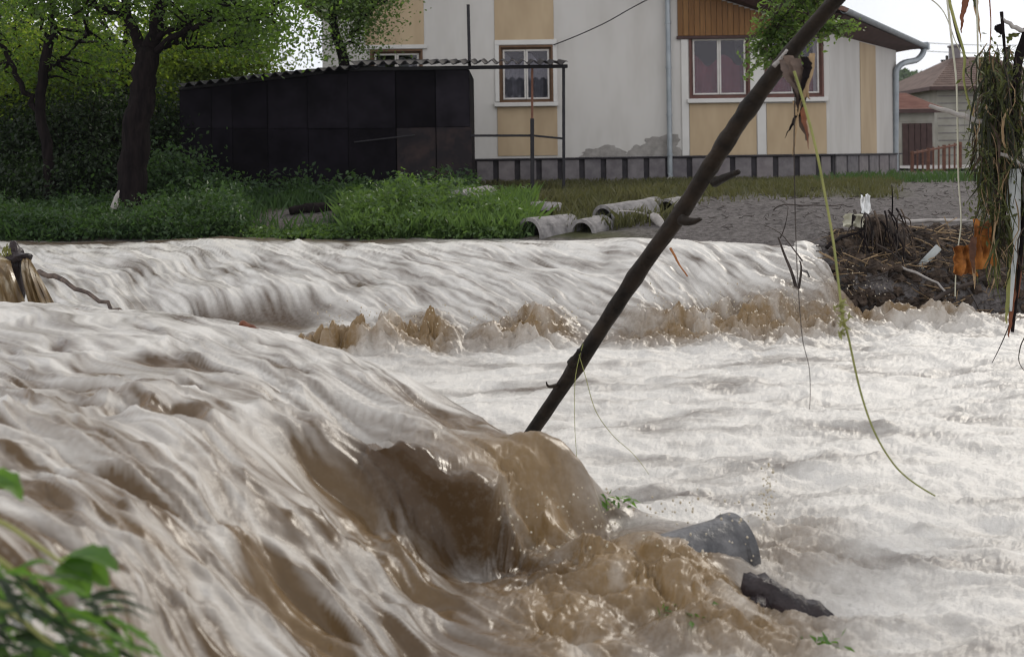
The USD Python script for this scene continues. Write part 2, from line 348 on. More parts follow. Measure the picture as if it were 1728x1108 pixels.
zroll = rl * (.20 + .22 * np.tanh(1.3 * roll_b) + .09 * np.tanh(1.5 * billow(WX * 2.9 + wp, WY * 2.9, 67)) + .07 * billow(WX * 5 + wp, WY * 5, 66))
# the pool below: froth and short waves
pool = sst(.05, -.25, u) * sst(.22, .06, zn)
nearw = sst(9, 4.5, WY)
pwx = WX + .16 * pf(WX * 1.3, WY * 1.3, 2, 70); pwy = WY + .10 * pf(WX * 1.5, WY * 1.5, 2, 69)
pw = .075 * pf(pwx * .8, pwy * 1.5, 3, 71) + (.3 - np.abs(perlin(pwx * 1.5, pwy * 3.0, 73))) * (.075 + .03 * nearw) + (.3 - np.abs(perlin(pwx * 3.1 + 7, pwy * 5.6 + 3, 74))) * (.035 + .012 * nearw) + billow(pwx * 4.2, pwy * 6, 75) * (.016 + .006 * nearw) + billow(WX * 11, WY * 14, 77) * (.006 + .002 * nearw)
# near chute: long streaks along the flow, heavier towards its foot
f2 = np.array([.83, -.558]); s2 = WX * f2[0] + WY * f2[1]; t2 = WX * f2[1] - WY * f2[0]
w2 = .22 * pf(WX * .8, WY * .8, 3, 80) + .05 * pf(WX * 2.6, WY * 2.6, 2, 81)
chute = sst(.12, .34, zn) * sst(10, 8.8, WY)
front = sst(6.6, 4.2, WY - .25 * (WX + 1.5)) 
tt2 = t2 + w2
s3 = s2 + .25 * pf(WX * 1.4, WY * 1.4, 2, 83)
pk = np.minimum(pf(s3 * 1.25 + 4, tt2 * 2.4 + 2, 2, 89) + .15, 0); pk2 = np.minimum(pf(s3 * 2.3 + 1, tt2 * 5.0 + 6, 2, 87) + .2, 0)
cs = pf(s3 * 1.9, tt2 * 3.2, 2, 82) * (.018 + .052 * front) + (.33 - np.abs(perlin(s3 * 2.7 + 3, tt2 * 4.8, 84))) * (.028 + .058 * front) \
   + (.3 - np.abs(perlin(s3 * 4.6 + 9, tt2 * 9.0, 86))) * (.020 + .032 * front) + pf(s3 * 6.5, tt2 * 17, 3, 88) * (.009 + .009 * front) + pk * (.06 + .11 * front) + pk2 * (.05 + .08 * front) + pf(WX * 5, WY * 5, 2, 79) * .010 * front
# boiling foot of the chute
ba, bb = W(880, 930, .2), W(1250, 1050, .12)
db, tb_ = seg(WX, WY, ba, bb); db2, _ = seg(WX, WY, W(1250, 1050, .1), W(1360, 900, .03))
boil = np.maximum(np.exp(-(db / .42) ** 2), .55 * np.exp(-(db2 / .3) ** 2))
db3, _ = seg(WX, WY, W(900, 960, .2), W(1010, 1130, .2)); boil = np.maximum(boil, .8 * np.exp(-(db3 / .25) ** 2))
hx, hy = P(890, 790, 5.5)[:2]; hump = np.exp(-(((WX - hx) / .38) ** 2 + ((WY - hy) / .4) ** 2))
wbx = .12 * pf(WX * 3, WY * 3, 2, 90); wby = .12 * pf(WX * 3, WY * 3, 2, 91)
zb = .8 * billow((WX + wbx) * 1.9, (WY + wby) * 1.9, 92) + .35 * billow((WX + wbx) * 4.6, (WY + wby) * 4.6, 97)
chute_k = chute * (1 - .8 * boil) * (1 - .72 * hump)
zw = zn + zfar * (1 - sst(.05, .3, zn)) + zroll + pw * pool * (1 - rl) + cs * chute_k + boil * (.02 + .115 * zb) + hump * .035 * pf(s2 * 2.2, tt2 * 7, 3, 95)
# foam: froth lying on the pool and in streaks on the flow
gradz = np.gradient(zw, axis=0) / np.gradient(WY, axis=0)
dh, _ = seg(WX, WY, W(680, 835, .45), W(860, 930, .26)); hollow = np.clip(1.25 * np.exp(-(dh / .27) ** 2), 0, 1)
ft = .6 * pf(s3 * 1.8, tt2 * 7, 3, 100) + .55 * pf(s3 * 3.2, tt2 * 22, 3, 107); fp = pf(WX * 1.5, WY * 3.0, 5, 101); fw = .6 * pf(s1 * 1.0, (t1 + wp) * 6, 3, 102) + .7 * pf(s1 * 1.6, (t1 + wp) * 17, 3, 106)
fp2 = pf(pwx * .55, pwy * 1.9, 5, 108, .65)
foam = np.clip(.86 + .35 * fp + .75 * fp2, .12, 1) * pool * (1 - boil)
foam = np.maximum(foam, (slope + upper * .8) * np.clip(.66 + .85 * fw + .35 * pf(WX * 2.2, WY * 2.2, 4, 48) + 1.5 * np.minimum(big, .05) * slope, 0, 1) * (1 - .9 * tongue) * (1 - rl) * (zn < .1))
foam = np.maximum(foam, chute * np.clip((.72 - .30 * front) + 1.05 * ft + pk * (.9 + 1.5 * front) + pk2 * (.9 + 2.0 * front), 0, 1) * (1 - hump) * (1 - boil) * (1 - hollow) * .92)
calm = np.exp(-((WY - (bank_y(WX) - .25)) / .35) ** 2) * sst(-.4, -1.6, WX)
foam = np.clip(foam * (1 - .95 * calm) * (1 - .8 * rl), 0, 1)
foam = np.maximum(foam, boil * np.clip(-.06 + .9 * pf(WX * 3, WY * 3, 4, 103), 0, .5) * (1 - hollow))
foam = np.maximum(foam, rl * np.clip(.05 + 1.1 * pf(WX * 2.2, WY * 2.2, 4, 104) + .2 * roll_b, 0, .75))
# tan: water full of stirred air and silt
gold = np.clip(hump * 1.1 - .2, 0, 1) * (1 - hollow)
tan = np.clip(.35 * gold + boil * (1 - .9 * hollow) + rl * 1.1 + .12 * hump - 1.0 * pk * front * chute + .30 * front * chute * (1 - hollow), 0, 1)
usdkit.material(stage, '/World/Looks/flood_water', {
    'g': ('geometry', {}), 'af': ('attribute', {'attribute': 'foam'}), 'at': ('attribute', {'attribute': 'silt'}),
    'mb': ('mix_color', {'a': (0.052, 0.030, 0.0145), 'b': (0.175, 0.112, 0.05)}),
    'nf': ('noise_texture', {'scale': 26, 'detail': 6, 'roughness': .7}), 'fm': ('math', {'math_type': 'multiply_add', 'value2': .6, 'value3': -.3}), 'rm': ('math', {'math_type': 'multiply', 'value2': .14}), 'ra': ('math', {'math_type': 'add'}), 'afr': ('attribute', {'attribute': 'froth'}), 'frm': ('math', {'math_type': 'multiply_add', 'value2': .36, 'value3': .12}), 'fr2': ('math', {'math_type': 'multiply', 'value2': -.5}), 'fa': ('math', {'math_type': 'add', 'use_clamp': True}),
    'mx': ('mix_color', {'b': (0.60, 0.573, 0.532)}), 'rf': ('map_range', {'from_min': 0, 'from_max': 1, 'to_min': .24, 'to_max': .46, 'clamp': True}),
    'nb': ('noise_texture', {'scale': 45, 'detail': 5, 'roughness': .65}), 'b': ('bump', {'distance': .012}), 'bs': ('map_range', {'from_min': 0, 'from_max': 1, 'to_min': .12, 'to_max': .75, 'clamp': True}),
    'p': ('principled_bsdf', {'ior': 1.333, 'specular_ior_level': .5})},
    [('g.position', 'nf.vector'), ('g.position', 'nb.vector'), ('at.fac', 'mb.fac'), ('afr.fac', 'frm.value1'), ('frm.value', 'fr2.value1'), ('nf.fac', 'fm.value1'), ('frm.value', 'fm.value2'), ('fr2.value', 'fm.value3'), ('fm.value', 'fa.value1'), ('af.fac', 'fa.value2'), ('fa.value', 'mx.fac'), ('mb.result', 'mx.a'),
     ('mx.result', 'p.base_color'), ('fa.value', 'rf.value'), ('rf.result', 'ra.value1'), ('at.fac', 'rm.value1'), ('rm.value', 'ra.value2'), ('ra.value', 'p.roughness'), ('fa.value', 'bs.value'), ('bs.result', 'b.strength'), ('nb.fac', 'b.height'), ('b.normal', 'p.normal')], surface='p.BSDF')
# choppy sideways shift so that crests lean over
lean = .05 * boil + .07 * rl + .02 * pool
dc, tc = seg(WX, WY, Pz(640, 755, .62)[:2], P(850, 860, 5.2)[:2])
ovh = .20 * np.exp(-(dc / .16) ** 2) * (tc > 0) * sst(1.0, .8, tc)
VX = WX + .35 * ovh + lean * pf(WX * 3.5, WY * 3.5, 2, 110); VY = WY - ovh - lean * (.6 * zb * (boil > .05) + pf(WX * 3.5, WY * 3.5, 2, 111))
rv = single('flood_river', gridmesh(VX, VY, zw), '/World/Looks/flood_water', kind='structure', smooth=True)
for nm_, a in (('foam', foam), ('silt', tan), ('froth', np.clip(pool + boil + rl + .5 * slope * (zn < .1), 0, 1))):
    UsdGeom.PrimvarsAPI(rv).CreatePrimvar(nm_, Sdf.ValueTypeNames.FloatArray, 'vertex').Set(Vt.FloatArray.FromNumpy(a.ravel().astype(np.float32)))
def water_z(x, y):
    "height of the water at a place"
    i = np.interp(y, ys, np.arange(len(ys))); j = np.interp(np.asarray(x) / np.asarray(y), us, np.arange(len(us)))
    return map_coordinates(zw, [np.atleast_1d(i), np.atleast_1d(j)], order=1, mode='nearest')
# ------------------------------------------------------------------ materials of the built things
mat('white_plaster', (0.395, 0.368, 0.338), (0.47, 0.447, 0.42), scale=1.0, detail=8, lo=.25, hi=.55, stretch=(1.6, 1.6, .45), rough=.85, bump=.25, bscale=60, bdist=.004)
mat('cream_plaster', (0.33, 0.245, 0.155), (0.41, 0.315, 0.205), scale=1.2, detail=8, stretch=(1.6, 1.6, .45), rough=.85, bump=.25, bscale=60, bdist=.004)
mat('trim_plaster', (0.47, 0.45, 0.425), (0.52, 0.50, 0.475), scale=2, rough=.8)
mat('bare_render', (0.20, 0.185, 0.17), (0.29, 0.27, 0.25), scale=6, rough=.95, bump=.6, bscale=25, bdist=.01)
for i, (a, b) in enumerate([((0.105, 0.093, 0.098), (0.16, 0.145, 0.148)), ((0.13, 0.112, 0.116), (0.18, 0.16, 0.16)), ((0.092, 0.082, 0.09), (0.14, 0.128, 0.132))]):
    mat(f'plinth_stone_{"abc"[i]}', a, b, scale=5, rough=.8, bump=.4, bscale=30, bdist=.006)
mat('plinth_dark', (0.025, 0.022, 0.026), (0.045, 0.04, 0.044), scale=6, rough=.8)
for i, (a, b) in enumerate([((0.135, 0.063, 0.020), (0.19, 0.092, 0.030)), ((0.12, 0.055, 0.017), (0.165, 0.078, 0.025)), ((0.15, 0.072, 0.023), (0.205, 0.105, 0.035))]):
    mat(f'cladding_wood_{"abc"[i]}', a, b, scale=4, rough=.5, stretch=(9, 9, .7), bump=.2, bscale=8, bdist=.004)
mat('dark_board', (0.040, 0.022, 0.020), (0.06, 0.034, 0.030), scale=5, rough=.6)
mat('brown_frame', (0.09, 0.05, 0.028), (0.13, 0.072, 0.04), scale=6, rough=.5)
mat('red_frame', (0.085, 0.042, 0.034), (0.12, 0.056, 0.045), scale=6, rough=.5)
mat('white_paint', (0.46, 0.43, 0.40), (0.54, 0.51, 0.48), scale=5, rough=.45)
mat('red_curtain', (0.16, 0.03, 0.04), (0.25, 0.06, 0.075), scale=2.0, rough=.9)
mat('grey_curtain', (0.18, 0.20, 0.22), (0.30, 0.32, 0.34), scale=2.5, rough=.9)
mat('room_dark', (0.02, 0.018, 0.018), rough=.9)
glassmat('window_glass', (0.9, 0.88, 0.9), (.6, .58, .62))
mat('zinc', (0.22, 0.24, 0.255), (0.29, 0.31, 0.325), scale=4, rough=.42, metallic=.55)
mat('roof_tile', (0.10, 0.055, 0.042), (0.16, 0.09, 0.07), scale=3, rough=.8)
mat('far_tile', (0.085, 0.055, 0.045), (0.135, 0.09, 0.075), scale=2.5, rough=.85)
mat('far_tile_red', (0.14, 0.065, 0.05), (0.20, 0.10, 0.078), scale=2.5, rough=.85)
mat('far_wall', (0.24, 0.225, 0.19), (0.30, 0.285, 0.25), scale=1.5, rough=.9)
for i, c in enumerate([(0.0105, 0.0085, 0.0125), (0.015, 0.0125, 0.0175), (0.0075, 0.006, 0.0085), (0.02, 0.017, 0.022)]):
    mat(f'tar_sheet_{"abcd"[i]}', tuple(np.array(c) * .45), tuple(np.array(c) * 1.0), scale=2.2, rough=.6, bump=.6, bscale=7, bdist=.03, spec=.03)
mat('rust_sheet', (0.010, 0.0075, 0.0095), (0.040, 0.024, 0.021), scale=3.2, rough=.75, lo=.45, hi=.8, bump=.5, bscale=6, bdist=.02)
mat('corrugated_dark', (0.010, 0.009, 0.011), (0.024, 0.022, 0.025), scale=4, rough=.6, spec=.1)
mat('black_iron', (0.013, 0.012, 0.015), (0.022, 0.02, 0.022), scale=8, rough=.6)
mat('rust_iron', (0.10, 0.045, 0.03), (0.16, 0.075, 0.05), scale=9, rough=.75)
mat('wet_concrete', (0.035, 0.034, 0.036), (0.12, 0.115, 0.115), scale=9, rough=.3, spec=.5, bump=.6, bscale=30, bdist=.01)
mat('concrete', (0.10, 0.094, 0.092), (0.24, 0.225, 0.22), scale=7, lo=.3, hi=.6, rough=.85, bump=.5, bscale=35, bdist=.008)
mat('bark_dark', (0.005, 0.0035, 0.004), (0.014, 0.010, 0.010), spec=.08, scale=5, stretch=(3, 3, .6), rough=.9, bump=.8, bscale=9, bdist=.03)
mat('pole_bark', (0.005, 0.0035, 0.0025), (0.020, 0.0135, 0.009), spec=.14, scale=7, rough=.6, bump=.8, bscale=28, bdist=.012)
mat('twig', (0.022, 0.017, 0.015), (0.06, 0.047, 0.04), scale=9, rough=.8)
mat('pale_wood', (0.23, 0.21, 0.195), (0.34, 0.315, 0.295), scale=9, rough=.7)
mat('orange_wood', (0.22, 0.085, 0.03), (0.30, 0.13, 0.05), scale=9, rough=.6)
mat('wet_rag', (0.03, 0.019, 0.015), (0.115, 0.08, 0.062), scale=9, rough=.6)
mat('dead_reed', (0.19, 0.125, 0.065), (0.30, 0.21, 0.12), scale=8, rough=.7)
mat('brown_reed', (0.10, 0.035, 0.018), (0.17, 0.062, 0.03), scale=8, rough=.6)
mat('vine_green', (0.17, 0.18, 0.055), (0.25, 0.245, 0.085), scale=7, rough=.55)
mat('vine_pale', (0.36, 0.345, 0.26), (0.46, 0.44, 0.36), scale=7, rough=.6)
mat('white_plastic', (0.62, 0.63, 0.63), (0.74, 0.74, 0.73), scale=8, rough=.35)
mat('grey_plastic', (0.26, 0.275, 0.265), (0.38, 0.39, 0.385), scale=5, rough=.4)
mat('orange_cloth', (0.13, 0.042, 0.011), (0.34, 0.13, 0.028), scale=14, rough=.7, bump=.5, bscale=40, bdist=.01)
mat('dark_cloth', (0.05, 0.022, 0.014), (0.09, 0.04, 0.02), scale=14, rough=.7)
mat('wet_stone', (0.012, 0.009, 0.010), (0.030, 0.022, 0.022), scale=9, rough=.3, bump=.7, bscale=20, bdist=.02)
mat('crumbly_soil', (0.018, 0.012, 0.009), (0.095, 0.068, 0.05), scale=7, rough=.9, bump=.9, bscale=22, bdist=.03)
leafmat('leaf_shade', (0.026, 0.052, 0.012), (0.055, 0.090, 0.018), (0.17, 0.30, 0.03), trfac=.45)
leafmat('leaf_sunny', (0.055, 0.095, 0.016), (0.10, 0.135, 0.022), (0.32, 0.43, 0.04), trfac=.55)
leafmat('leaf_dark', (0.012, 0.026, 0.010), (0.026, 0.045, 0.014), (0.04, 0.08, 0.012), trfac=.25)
leafmat('leaf_locust', (0.050, 0.095, 0.024), (0.085, 0.14, 0.035), (0.20, 0.31, 0.05), trfac=.42, scale=6)
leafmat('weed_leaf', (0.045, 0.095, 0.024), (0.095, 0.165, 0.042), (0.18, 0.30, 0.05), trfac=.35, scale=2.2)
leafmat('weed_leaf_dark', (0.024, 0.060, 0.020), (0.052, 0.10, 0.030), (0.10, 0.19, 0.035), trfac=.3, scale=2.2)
leafmat('grass_dry', (0.075, 0.080, 0.028), (0.15, 0.135, 0.055), (0.15, 0.15, 0.05), trfac=.3, scale=1.4)
leafmat('hanging_dark', (0.010, 0.012, 0.005), (0.030, 0.032, 0.012), (0.04, 0.05, 0.01), trfac=.2, scale=7)
leafmat('hanging_green', (0.030, 0.042, 0.010), (0.095, 0.105, 0.030), (0.14, 0.16, 0.03), trfac=.3, scale=7)
leafmat('hill_leaf', (0.045, 0.085, 0.035), (0.075, 0.115, 0.05), (0.10, 0.16, 0.05), trfac=.3, scale=.08)
leafmat('near_leaf', (0.035, 0.10, 0.012), (0.10, 0.20, 0.028), (0.20, 0.42, 0.03), trfac=.4, scale=9)

# ------------------------------------------------------------------ the house
DH = 25.0
def hx(px, py=170): return P(px, py, DH)[0]
def hz(py, px=1100): return P(px, py, DH)[2]
XL, XR = hx(545), hx(1400)
GZ = 1.25
house = Thing('house', 'long single storey house with white walls, cream panels and a brown timber gable', 'house', (0, DH + 3, GZ))
wins = [(628, 712, 86, 176), (845, 932, 79, 172), (1166, 1264, 61, 164), (1293, 1388, 60, 162)]
zt_l, zr_, zt_r = hz(-22, 545), hz(-115, 860), hz(56, 1390)
outline = Polygon([(XL, GZ), (XR, GZ), (XR, zt_r), (hx(860), zr_), (XL, zt_l)])
holes = [shbox(hx(a), hz(d, (a + b) / 2), hx(b), hz(c, (a + b) / 2)) for a, b, c, d in wins]
wallp = outline
for h in holes: wallp = wallp.difference(h)
def extr(poly, y0, y1):
    m = trimesh.creation.extrude_polygon(poly, y1 - y0, engine='earcut'); v = np.array(m.vertices)
    return np.stack([v[:, 0], y0 + (y1 - y0) - v[:, 2], v[:, 1]], 1), np.array(m.faces)
wall = house.part('wall', extr(wallp, DH, DH + .35), '/World/Looks/white_plaster')
# side wall, running away to the right
SA = np.array([XR, DH, 0]); SBp = P(1512, 92, 29.5); SB = np.array([SBp[0], SBp[1], 0])
sdir = (SB - SA) / np.linalg.norm(SB - SA); sn = np.array([sdir[1], -sdir[0], 0]); SL = np.linalg.norm(SB - SA)
zts = zt_r
def spt(s, off=0.0, z=0.0): 
    p = SA + sdir * s + sn * off; return np.array([p[0], p[1], z])
def sbox(s0, s1, z0, z1, o0, o1, ch=0.0): return obox(spt((s0 + s1) / 2, (o0 + o1) / 2, (z0 + z1) / 2), sdir, sn, [0, 0, 1], s1 - s0, o1 - o0, z1 - z0, ch)
sidew = house.part('side_wall', sbox(0.004, SL, GZ, zts, -.35, 0), '/World/Looks/white_plaster')
house.part('back_wall', box(XL, SB[0] - .4, SB[1] + 4, SB[1] + 4.3, GZ, zt_r), '/World/Looks/white_plaster')
house.part('end_wall', box(XL, XL + .3, DH + .36, SB[1] + 4, GZ, zt_l), '/World/Looks/white_plaster')
def spx(px):
    lo, hi = 0, SL
    for _ in range(40):
        m = (lo + hi) / 2; p = spt(m)
        if 864 + F * p[0] / p[1] < px: lo = m
        else: hi = m
    return lo
house.part('cream_panel', sbox(spx(1453), spx(1479), hz(264, 1400), zts - .02, .0, .014), '/World/Looks/cream_plaster', sidew)
zpl = hz(264, 1130)
for a, b, c, d in [(618, 717, -18, 80), (836, 936, -90, 68), (839, 940, 180, 263), (618, 722, 182, 263), (1163, 1276, 174, 263), (1293, 1394, 174, 262)]:
    m = (a + b) / 2
    house.part('cream_panel', box(hx(a), hx(b), DH - .014, DH - .001, max(hz(d, m), zpl + .01), hz(c, m), .004), '/World/Looks/cream_plaster', wall)
for a, b, c, d in [(1150, 1162, 62, 263), (1266, 1290, 61, 160), (1277, 1292, 174, 263), (836, 843, 70, 172), (934, 941, 70, 172)]:
    m = (a + b) / 2
    house.part('pilaster', box(hx(a), hx(b), DH - .03, DH - .001, max(hz(d, m), zpl + .01), hz(c, m), .006), '/World/Looks/trim_plaster', wall)
for a, b, c, d in [(834, 942, 173, 180), (614, 724, 177, 183), (1159, 1396, 165.5, 173)]:
    m = (a + b) / 2
    house.part('sill_ledge', box(hx(a), hx(b), DH - .09, DH - .002, hz(d, m), hz(c, m), .01), '/World/Looks/trim_plaster', wall)
for a, b, c, d in [(836, 941, 67.5, 76), (618, 722, 76, 83)]:
    m = (a + b) / 2
    house.part('lintel_band', box(hx(a), hx(b), DH - .035, DH - .002, hz(d, m), hz(c, m), .008), '/World/Looks/trim_plaster', wall)
def blotch(px, py, rx, ry, seed):
    r = np.random.default_rng(seed); a = np.linspace(0, 2 * np.pi, 40, endpoint=False)
    k = 1 + .25 * np.sin(2 * a + r.uniform(0, 6)) + .15 * np.sin(5 * a + r.uniform(0, 6)) + r.uniform(-.1, .1, 40)
    x = hx(px) + rx * k * np.cos(a); z = np.maximum(hz(py, px) + ry * k * np.sin(a), zpl + .012)
    return Polygon(np.stack([x, z], 1)).buffer(0)
for bl in [blotch(1016, 257, .36, .16, 3), blotch(1108, 251, .52, .27, 4), blotch(1140, 258, .3, .2, 8), blotch(1068, 262, .3, .06, 6)]:
    pass
bare = blotch(1014, 259, .40, .17, 3).union(blotch(1112, 250, .46, .24, 4)).union(blotch(1082, 254, .24, .16, 11)).union(blotch(1142, 258, .25, .12, 8)).union(blotch(1060, 264, .5, .05, 6))
for g in getattr(bare, 'geoms', [bare]):
    house.part('bare_patch', extr(g, DH - .007, DH - .001), '/World/Looks/bare_render', wall, label='patch of bare grey render where plaster has fallen off')
# plinth of slabs between dark strips
pl = house.part('plinth', box(hx(546), XR, DH - .05, DH - .003, GZ, zpl - .03), '/World/Looks/plinth_dark')
house.part('ledge', box(hx(546), XR + .04, DH - .12, DH - .003, zpl - .03, zpl + .006, .008), '/World/Looks/plinth_dark', pl)
rs = random.Random(5)
edges = [px for px in np.arange(690, 1400, 36.2)]
for e in edges:
    a, b = hx(e + 5), min(hx(e + 32), XR - .02)
    if b - a > .1:
        house.part('slab', box(a, b, DH - .088 - rs.uniform(0, .012), DH - .05, GZ, zpl - .036 - rs.uniform(0, .01), .008), '/World/Looks/plinth_stone_' + rs.choice('abc'), pl)
spl = house.part('side_plinth', sbox(.0, SL, GZ, zpl - .03, .003, .05), '/World/Looks/plinth_dark')
house.part('side_ledge', sbox(.0, SL + .05, zpl - .03, zpl + .006, .003, .11), '/World/Looks/plinth_dark', spl)
ed = [1403, 1423, 1443, 1460, 1477, 1494, 1510]
for a, b in zip(ed[:-1], ed[1:]):
    house.part('slab', sbox(spx(a) + .06, spx(b) - .06, GZ, zpl - .04, .05, .085 + rs.uniform(0, .01), .008), '/World/Looks/plinth_stone_' + rs.choice('abc'), spl)
# windows
def window(a, b, c, d, frame, curtain, roller=False):
    m = (a + b) / 2; x0, x1, z0, z1 = hx(a), hx(b), hz(d, m), hz(c, m); y0 = DH + .05; t = .055
    bars = [box(x0, x0 + t, y0, y0 + .09, z0, z1, .006), box(x1 - t, x1, y0, y0 + .09, z0, z1, .006), box(x0 + t, x1 - t, y0, y0 + .09, z1 - t, z1, .006), box(x0 + t, x1 - t, y0, y0 + .09, z0, z0 + t, .006)]
    w = house.part('window', cat_(*bars), '/World/Looks/' + frame)
    # outer casing that lines the opening
    cs_ = [box(x0 - .03, x0 + .012, DH - .022, y0, z0 - .03, z1 + .03), box(x1 - .012, x1 + .03, DH - .022, y0, z0 - .03, z1 + .03), box(x0 + .012, x1 - .012, DH - .022, y0, z1 - .012, z1 + .03), box(x0 + .012, x1 - .012, DH - .022, y0, z0 - .03, z0 + .012)]
    house.part('casing', cat_(*cs_), '/World/Looks/' + frame, w)
    mid = (x0 + x1) / 2
    for p0, p1 in ((x0 + t, mid - .004), (mid + .004, x1 - t)):
        q = .036; yy = y0 - .012; za, zb2 = z0 + t, z1 - t
        house.part('sash', cat_(box(p0, p0 + q, yy, yy + .06, za, zb2, .005), box(p1 - q, p1, yy, yy + .06, za, zb2, .005), box(p0 + q, p1 - q, yy, yy + .06, zb2 - q, zb2, .005), box(p0 + q, p1 - q, yy, yy + .06, za, za + q, .005)), '/World/Looks/white_paint', w)
        house.part('pane', box(p0 + q, p1 - q, yy + .026, yy + .032, za + q, zb2 - q), '/World/Looks/window_glass', w)
    xs = np.linspace(x0, x1, 60); ph = np.cumsum(np.random.default_rng(int(a)).uniform(.4, 1.0, 60))
    yv = y0 + .22 + .03 * np.sin(ph)
    cz = z0 + (z1 - z0) * (.62 if frame == 'red_frame' else .8)
    v = np.vstack([np.stack([xs, yv, np.full(60, z0 + .02)], 1), np.stack([xs, yv + .01, cz + .12 * np.sin(ph * .31)], 1)])
    f = np.vstack([[[i, i + 1, 61 + i], [i, 61 + i, 60 + i]] for i in range(59)])
    house.part('curtain', (v, f), '/World/Looks/' + curtain, w, smooth=True)
    house.part('room', cat_(box(x0 - .3, x1 + .3, DH + 1.6, DH + 1.65, z0 - .4, z1 + .2), box(x0 - .3, x1 + .3, DH + .36, DH + 1.6, z1 + .2, z1 + .25), box(x0 - .35, x0 - .3, DH + .36, DH + 1.6, z0 - .4, z1 + .2), box(x1 + .3, x1 + .35, DH + .36, DH + 1.6, z0 - .4, z1 + .2), box(x0 - .3, x1 + .3, DH + .36, DH + 1.6, z0 - .45, z0 - .4)), '/World/Looks/room_dark', w)
window(*wins[0], 'brown_frame', 'grey_curtain'); window(*wins[1], 'brown_frame', 'grey_curtain')
window(*wins[2], 'red_frame', 'red_curtain'); window(*wins[3], 'red_frame', 'red_curtain')
# timber cladding of the gable
def roofline(x): return np.interp(x, [XL, hx(860), XR], [zt_l, zr_, zt_r])
x = hx(1145); pw_ = .118; zc0 = hz(60, 1230)
while x < XR - .02:
    x1 = min(x + pw_ - .008, XR - .01)
    zt = min(roofline(x), roofline(x1)) - .01
    if zt > zc0 + .02:
        house.part('plank', box(x, x1, DH - .035 - rs.uniform(0, .006), DH - .002, zc0, zt, .005), '/World/Looks/cladding_wood_' + rs.choice('abc'), wall)
    x += pw_
house.part('cladding_rail', box(hx(1143), XR - .005, DH - .055, DH - .003, zc0 - .07, zc0 - .004, .006), '/World/Looks/dark_board', wall)
# roof: two slopes, the right one down to the side gutter
gA, gB = P(1425, 15, 24.35), P(1560, 76, 30.6)
ridge_f = np.array([hx(860), DH - .55, zr_ + .12]); ridge_b = np.array([hx(860), SB[1] + 5, zr_ + .12])
gBx = gB + (gB - gA) / np.linalg.norm(gB - gA) * .1; 
leftf = np.array([XL - .6, DH - .55, zt_l - .15]); leftb = np.array([XL - .6, SB[1] + 5, zt_l - .15])
backr = np.array([gB[0] - 1.0, SB[1] + 5, gB[2]])
def slab_(pts, th):
    p = np.array(pts); q = p.copy(); q[:, 2] -= th; n = len(p); v = np.vstack([p, q]); f = []
    for i in range(1, n - 1): f += [[0, i, i + 1], [n, n + i + 1, n + i]]
    for i in range(n): j = (i + 1) % n; f += [[i, n + i, n + j], [i, n + j, j]]
    return v, np.array(f)
gA2 = gA.copy(); 
roof = house.part('roof', slab_([gA + [0, 0, .05], gBx + [0, 0, .05], backr, ridge_b, ridge_f + [0, 0, .1]], .1), '/World/Looks/roof_tile')
house.part('left_roof', slab_([ridge_f + [0, 0, .1], ridge_b, leftb, leftf], .1), '/World/Looks/roof_tile')
# soffit boards between wall top and gutter
wA, wB = np.array([XR, DH + .02, zts]), np.array([SB[0], SB[1], zts])
sof = (np.array([wA, wB, gB - [0, 0, .10], gA - [0, 0, .12], [hx(1180), DH + .0, roofline(hx(1180))], [hx(1180), DH - .55, roofline(hx(1180)) + .02]]), np.array([[0, 1, 2], [0, 2, 3], [0, 3, 5], [0, 5, 4]]))
house.part('soffit', sof, '/World/Looks/dark_board', roof)
# gutter: half round trough
def trough(a, b, r, th=.006, n=12):
    d = (b - a) / np.linalg.norm(b - a); s = np.cross(d, [0, 0, 1]); s /= np.linalg.norm(s); up = np.cross(s, d)
    al = np.linspace(math.pi, 2 * math.pi, n); prof_ = [(math.cos(t) * r, math.sin(t) * r) for t in al] + [(math.cos(t) * (r - th), math.sin(t) * (r - th)) for t in al[::-1]]
    v = np.array([q + s * c + up * e for q in (a, b) for c, e in prof_]); k = len(prof_); f = []
    for i in range(k): j = (i + 1) % k; f += [[i, j, k + j], [i, k + j, k + i]]
    for o, sg in ((0, 1), (k, -1)):
        for i in range(n - 1):
            q4 = [o + i, o + i + 1, o + k - 2 - i, o + k - 1 - i]
            f += [[q4[0], q4[1], q4[2]], [q4[0], q4[2], q4[3]]]
    return v, np.array(f)
gut = house.part('gutter', trough(gA, gB, .095), '/World/Looks/zinc')
house.part('gutter_end', obox(gB + np.array([.02, .02, -.03]), sdir, sn, [0, 0, 1], .14, .22, .2, .02), '/World/Looks/zinc', gut)
q0 = gB + [-.02, 0, -.12]; q1 = P(1549, 100, 30.4); q2 = P(1522, 108, 29.3); q3 = P(1512, 122, 29.2); q4 = P(1511, 288, 29.2)
house.part('downpipe', tube(np.vstack([smoothpath([q0, q1, q2, q3], 14), q4]), .075, 12), '/World/Looks/zinc')
dpx = hx(1128); 
dp = house.part('downpipe', tube(np.array([[dpx, DH - .11, zr_ - .2], [dpx, DH - .11, zpl - .35], [dpx + .01, DH - .2, zpl - .46]]), .055, 12), '/World/Looks/zinc')
for pyy in (40, 115, 195, 262):
    house.part('bracket', tube(np.array([[dpx, DH - .11, hz(pyy) - .02], [dpx, DH - .11, hz(pyy) + .02]]), .068, 12), '/World/Looks/zinc', dp)
house.part('shoe', box(dpx - .075, dpx + .085, DH - .3, DH - .13, zpl - .52, zpl - .43, .02), '/World/Looks/trim_plaster', dp)
house.part('chimney', box(hx(700) - .4, hx(700) + .4, DH + 4, DH + 4.8, zt_l, zr_ + 1.1, .02), '/World/Looks/plinth_stone_b', roof)
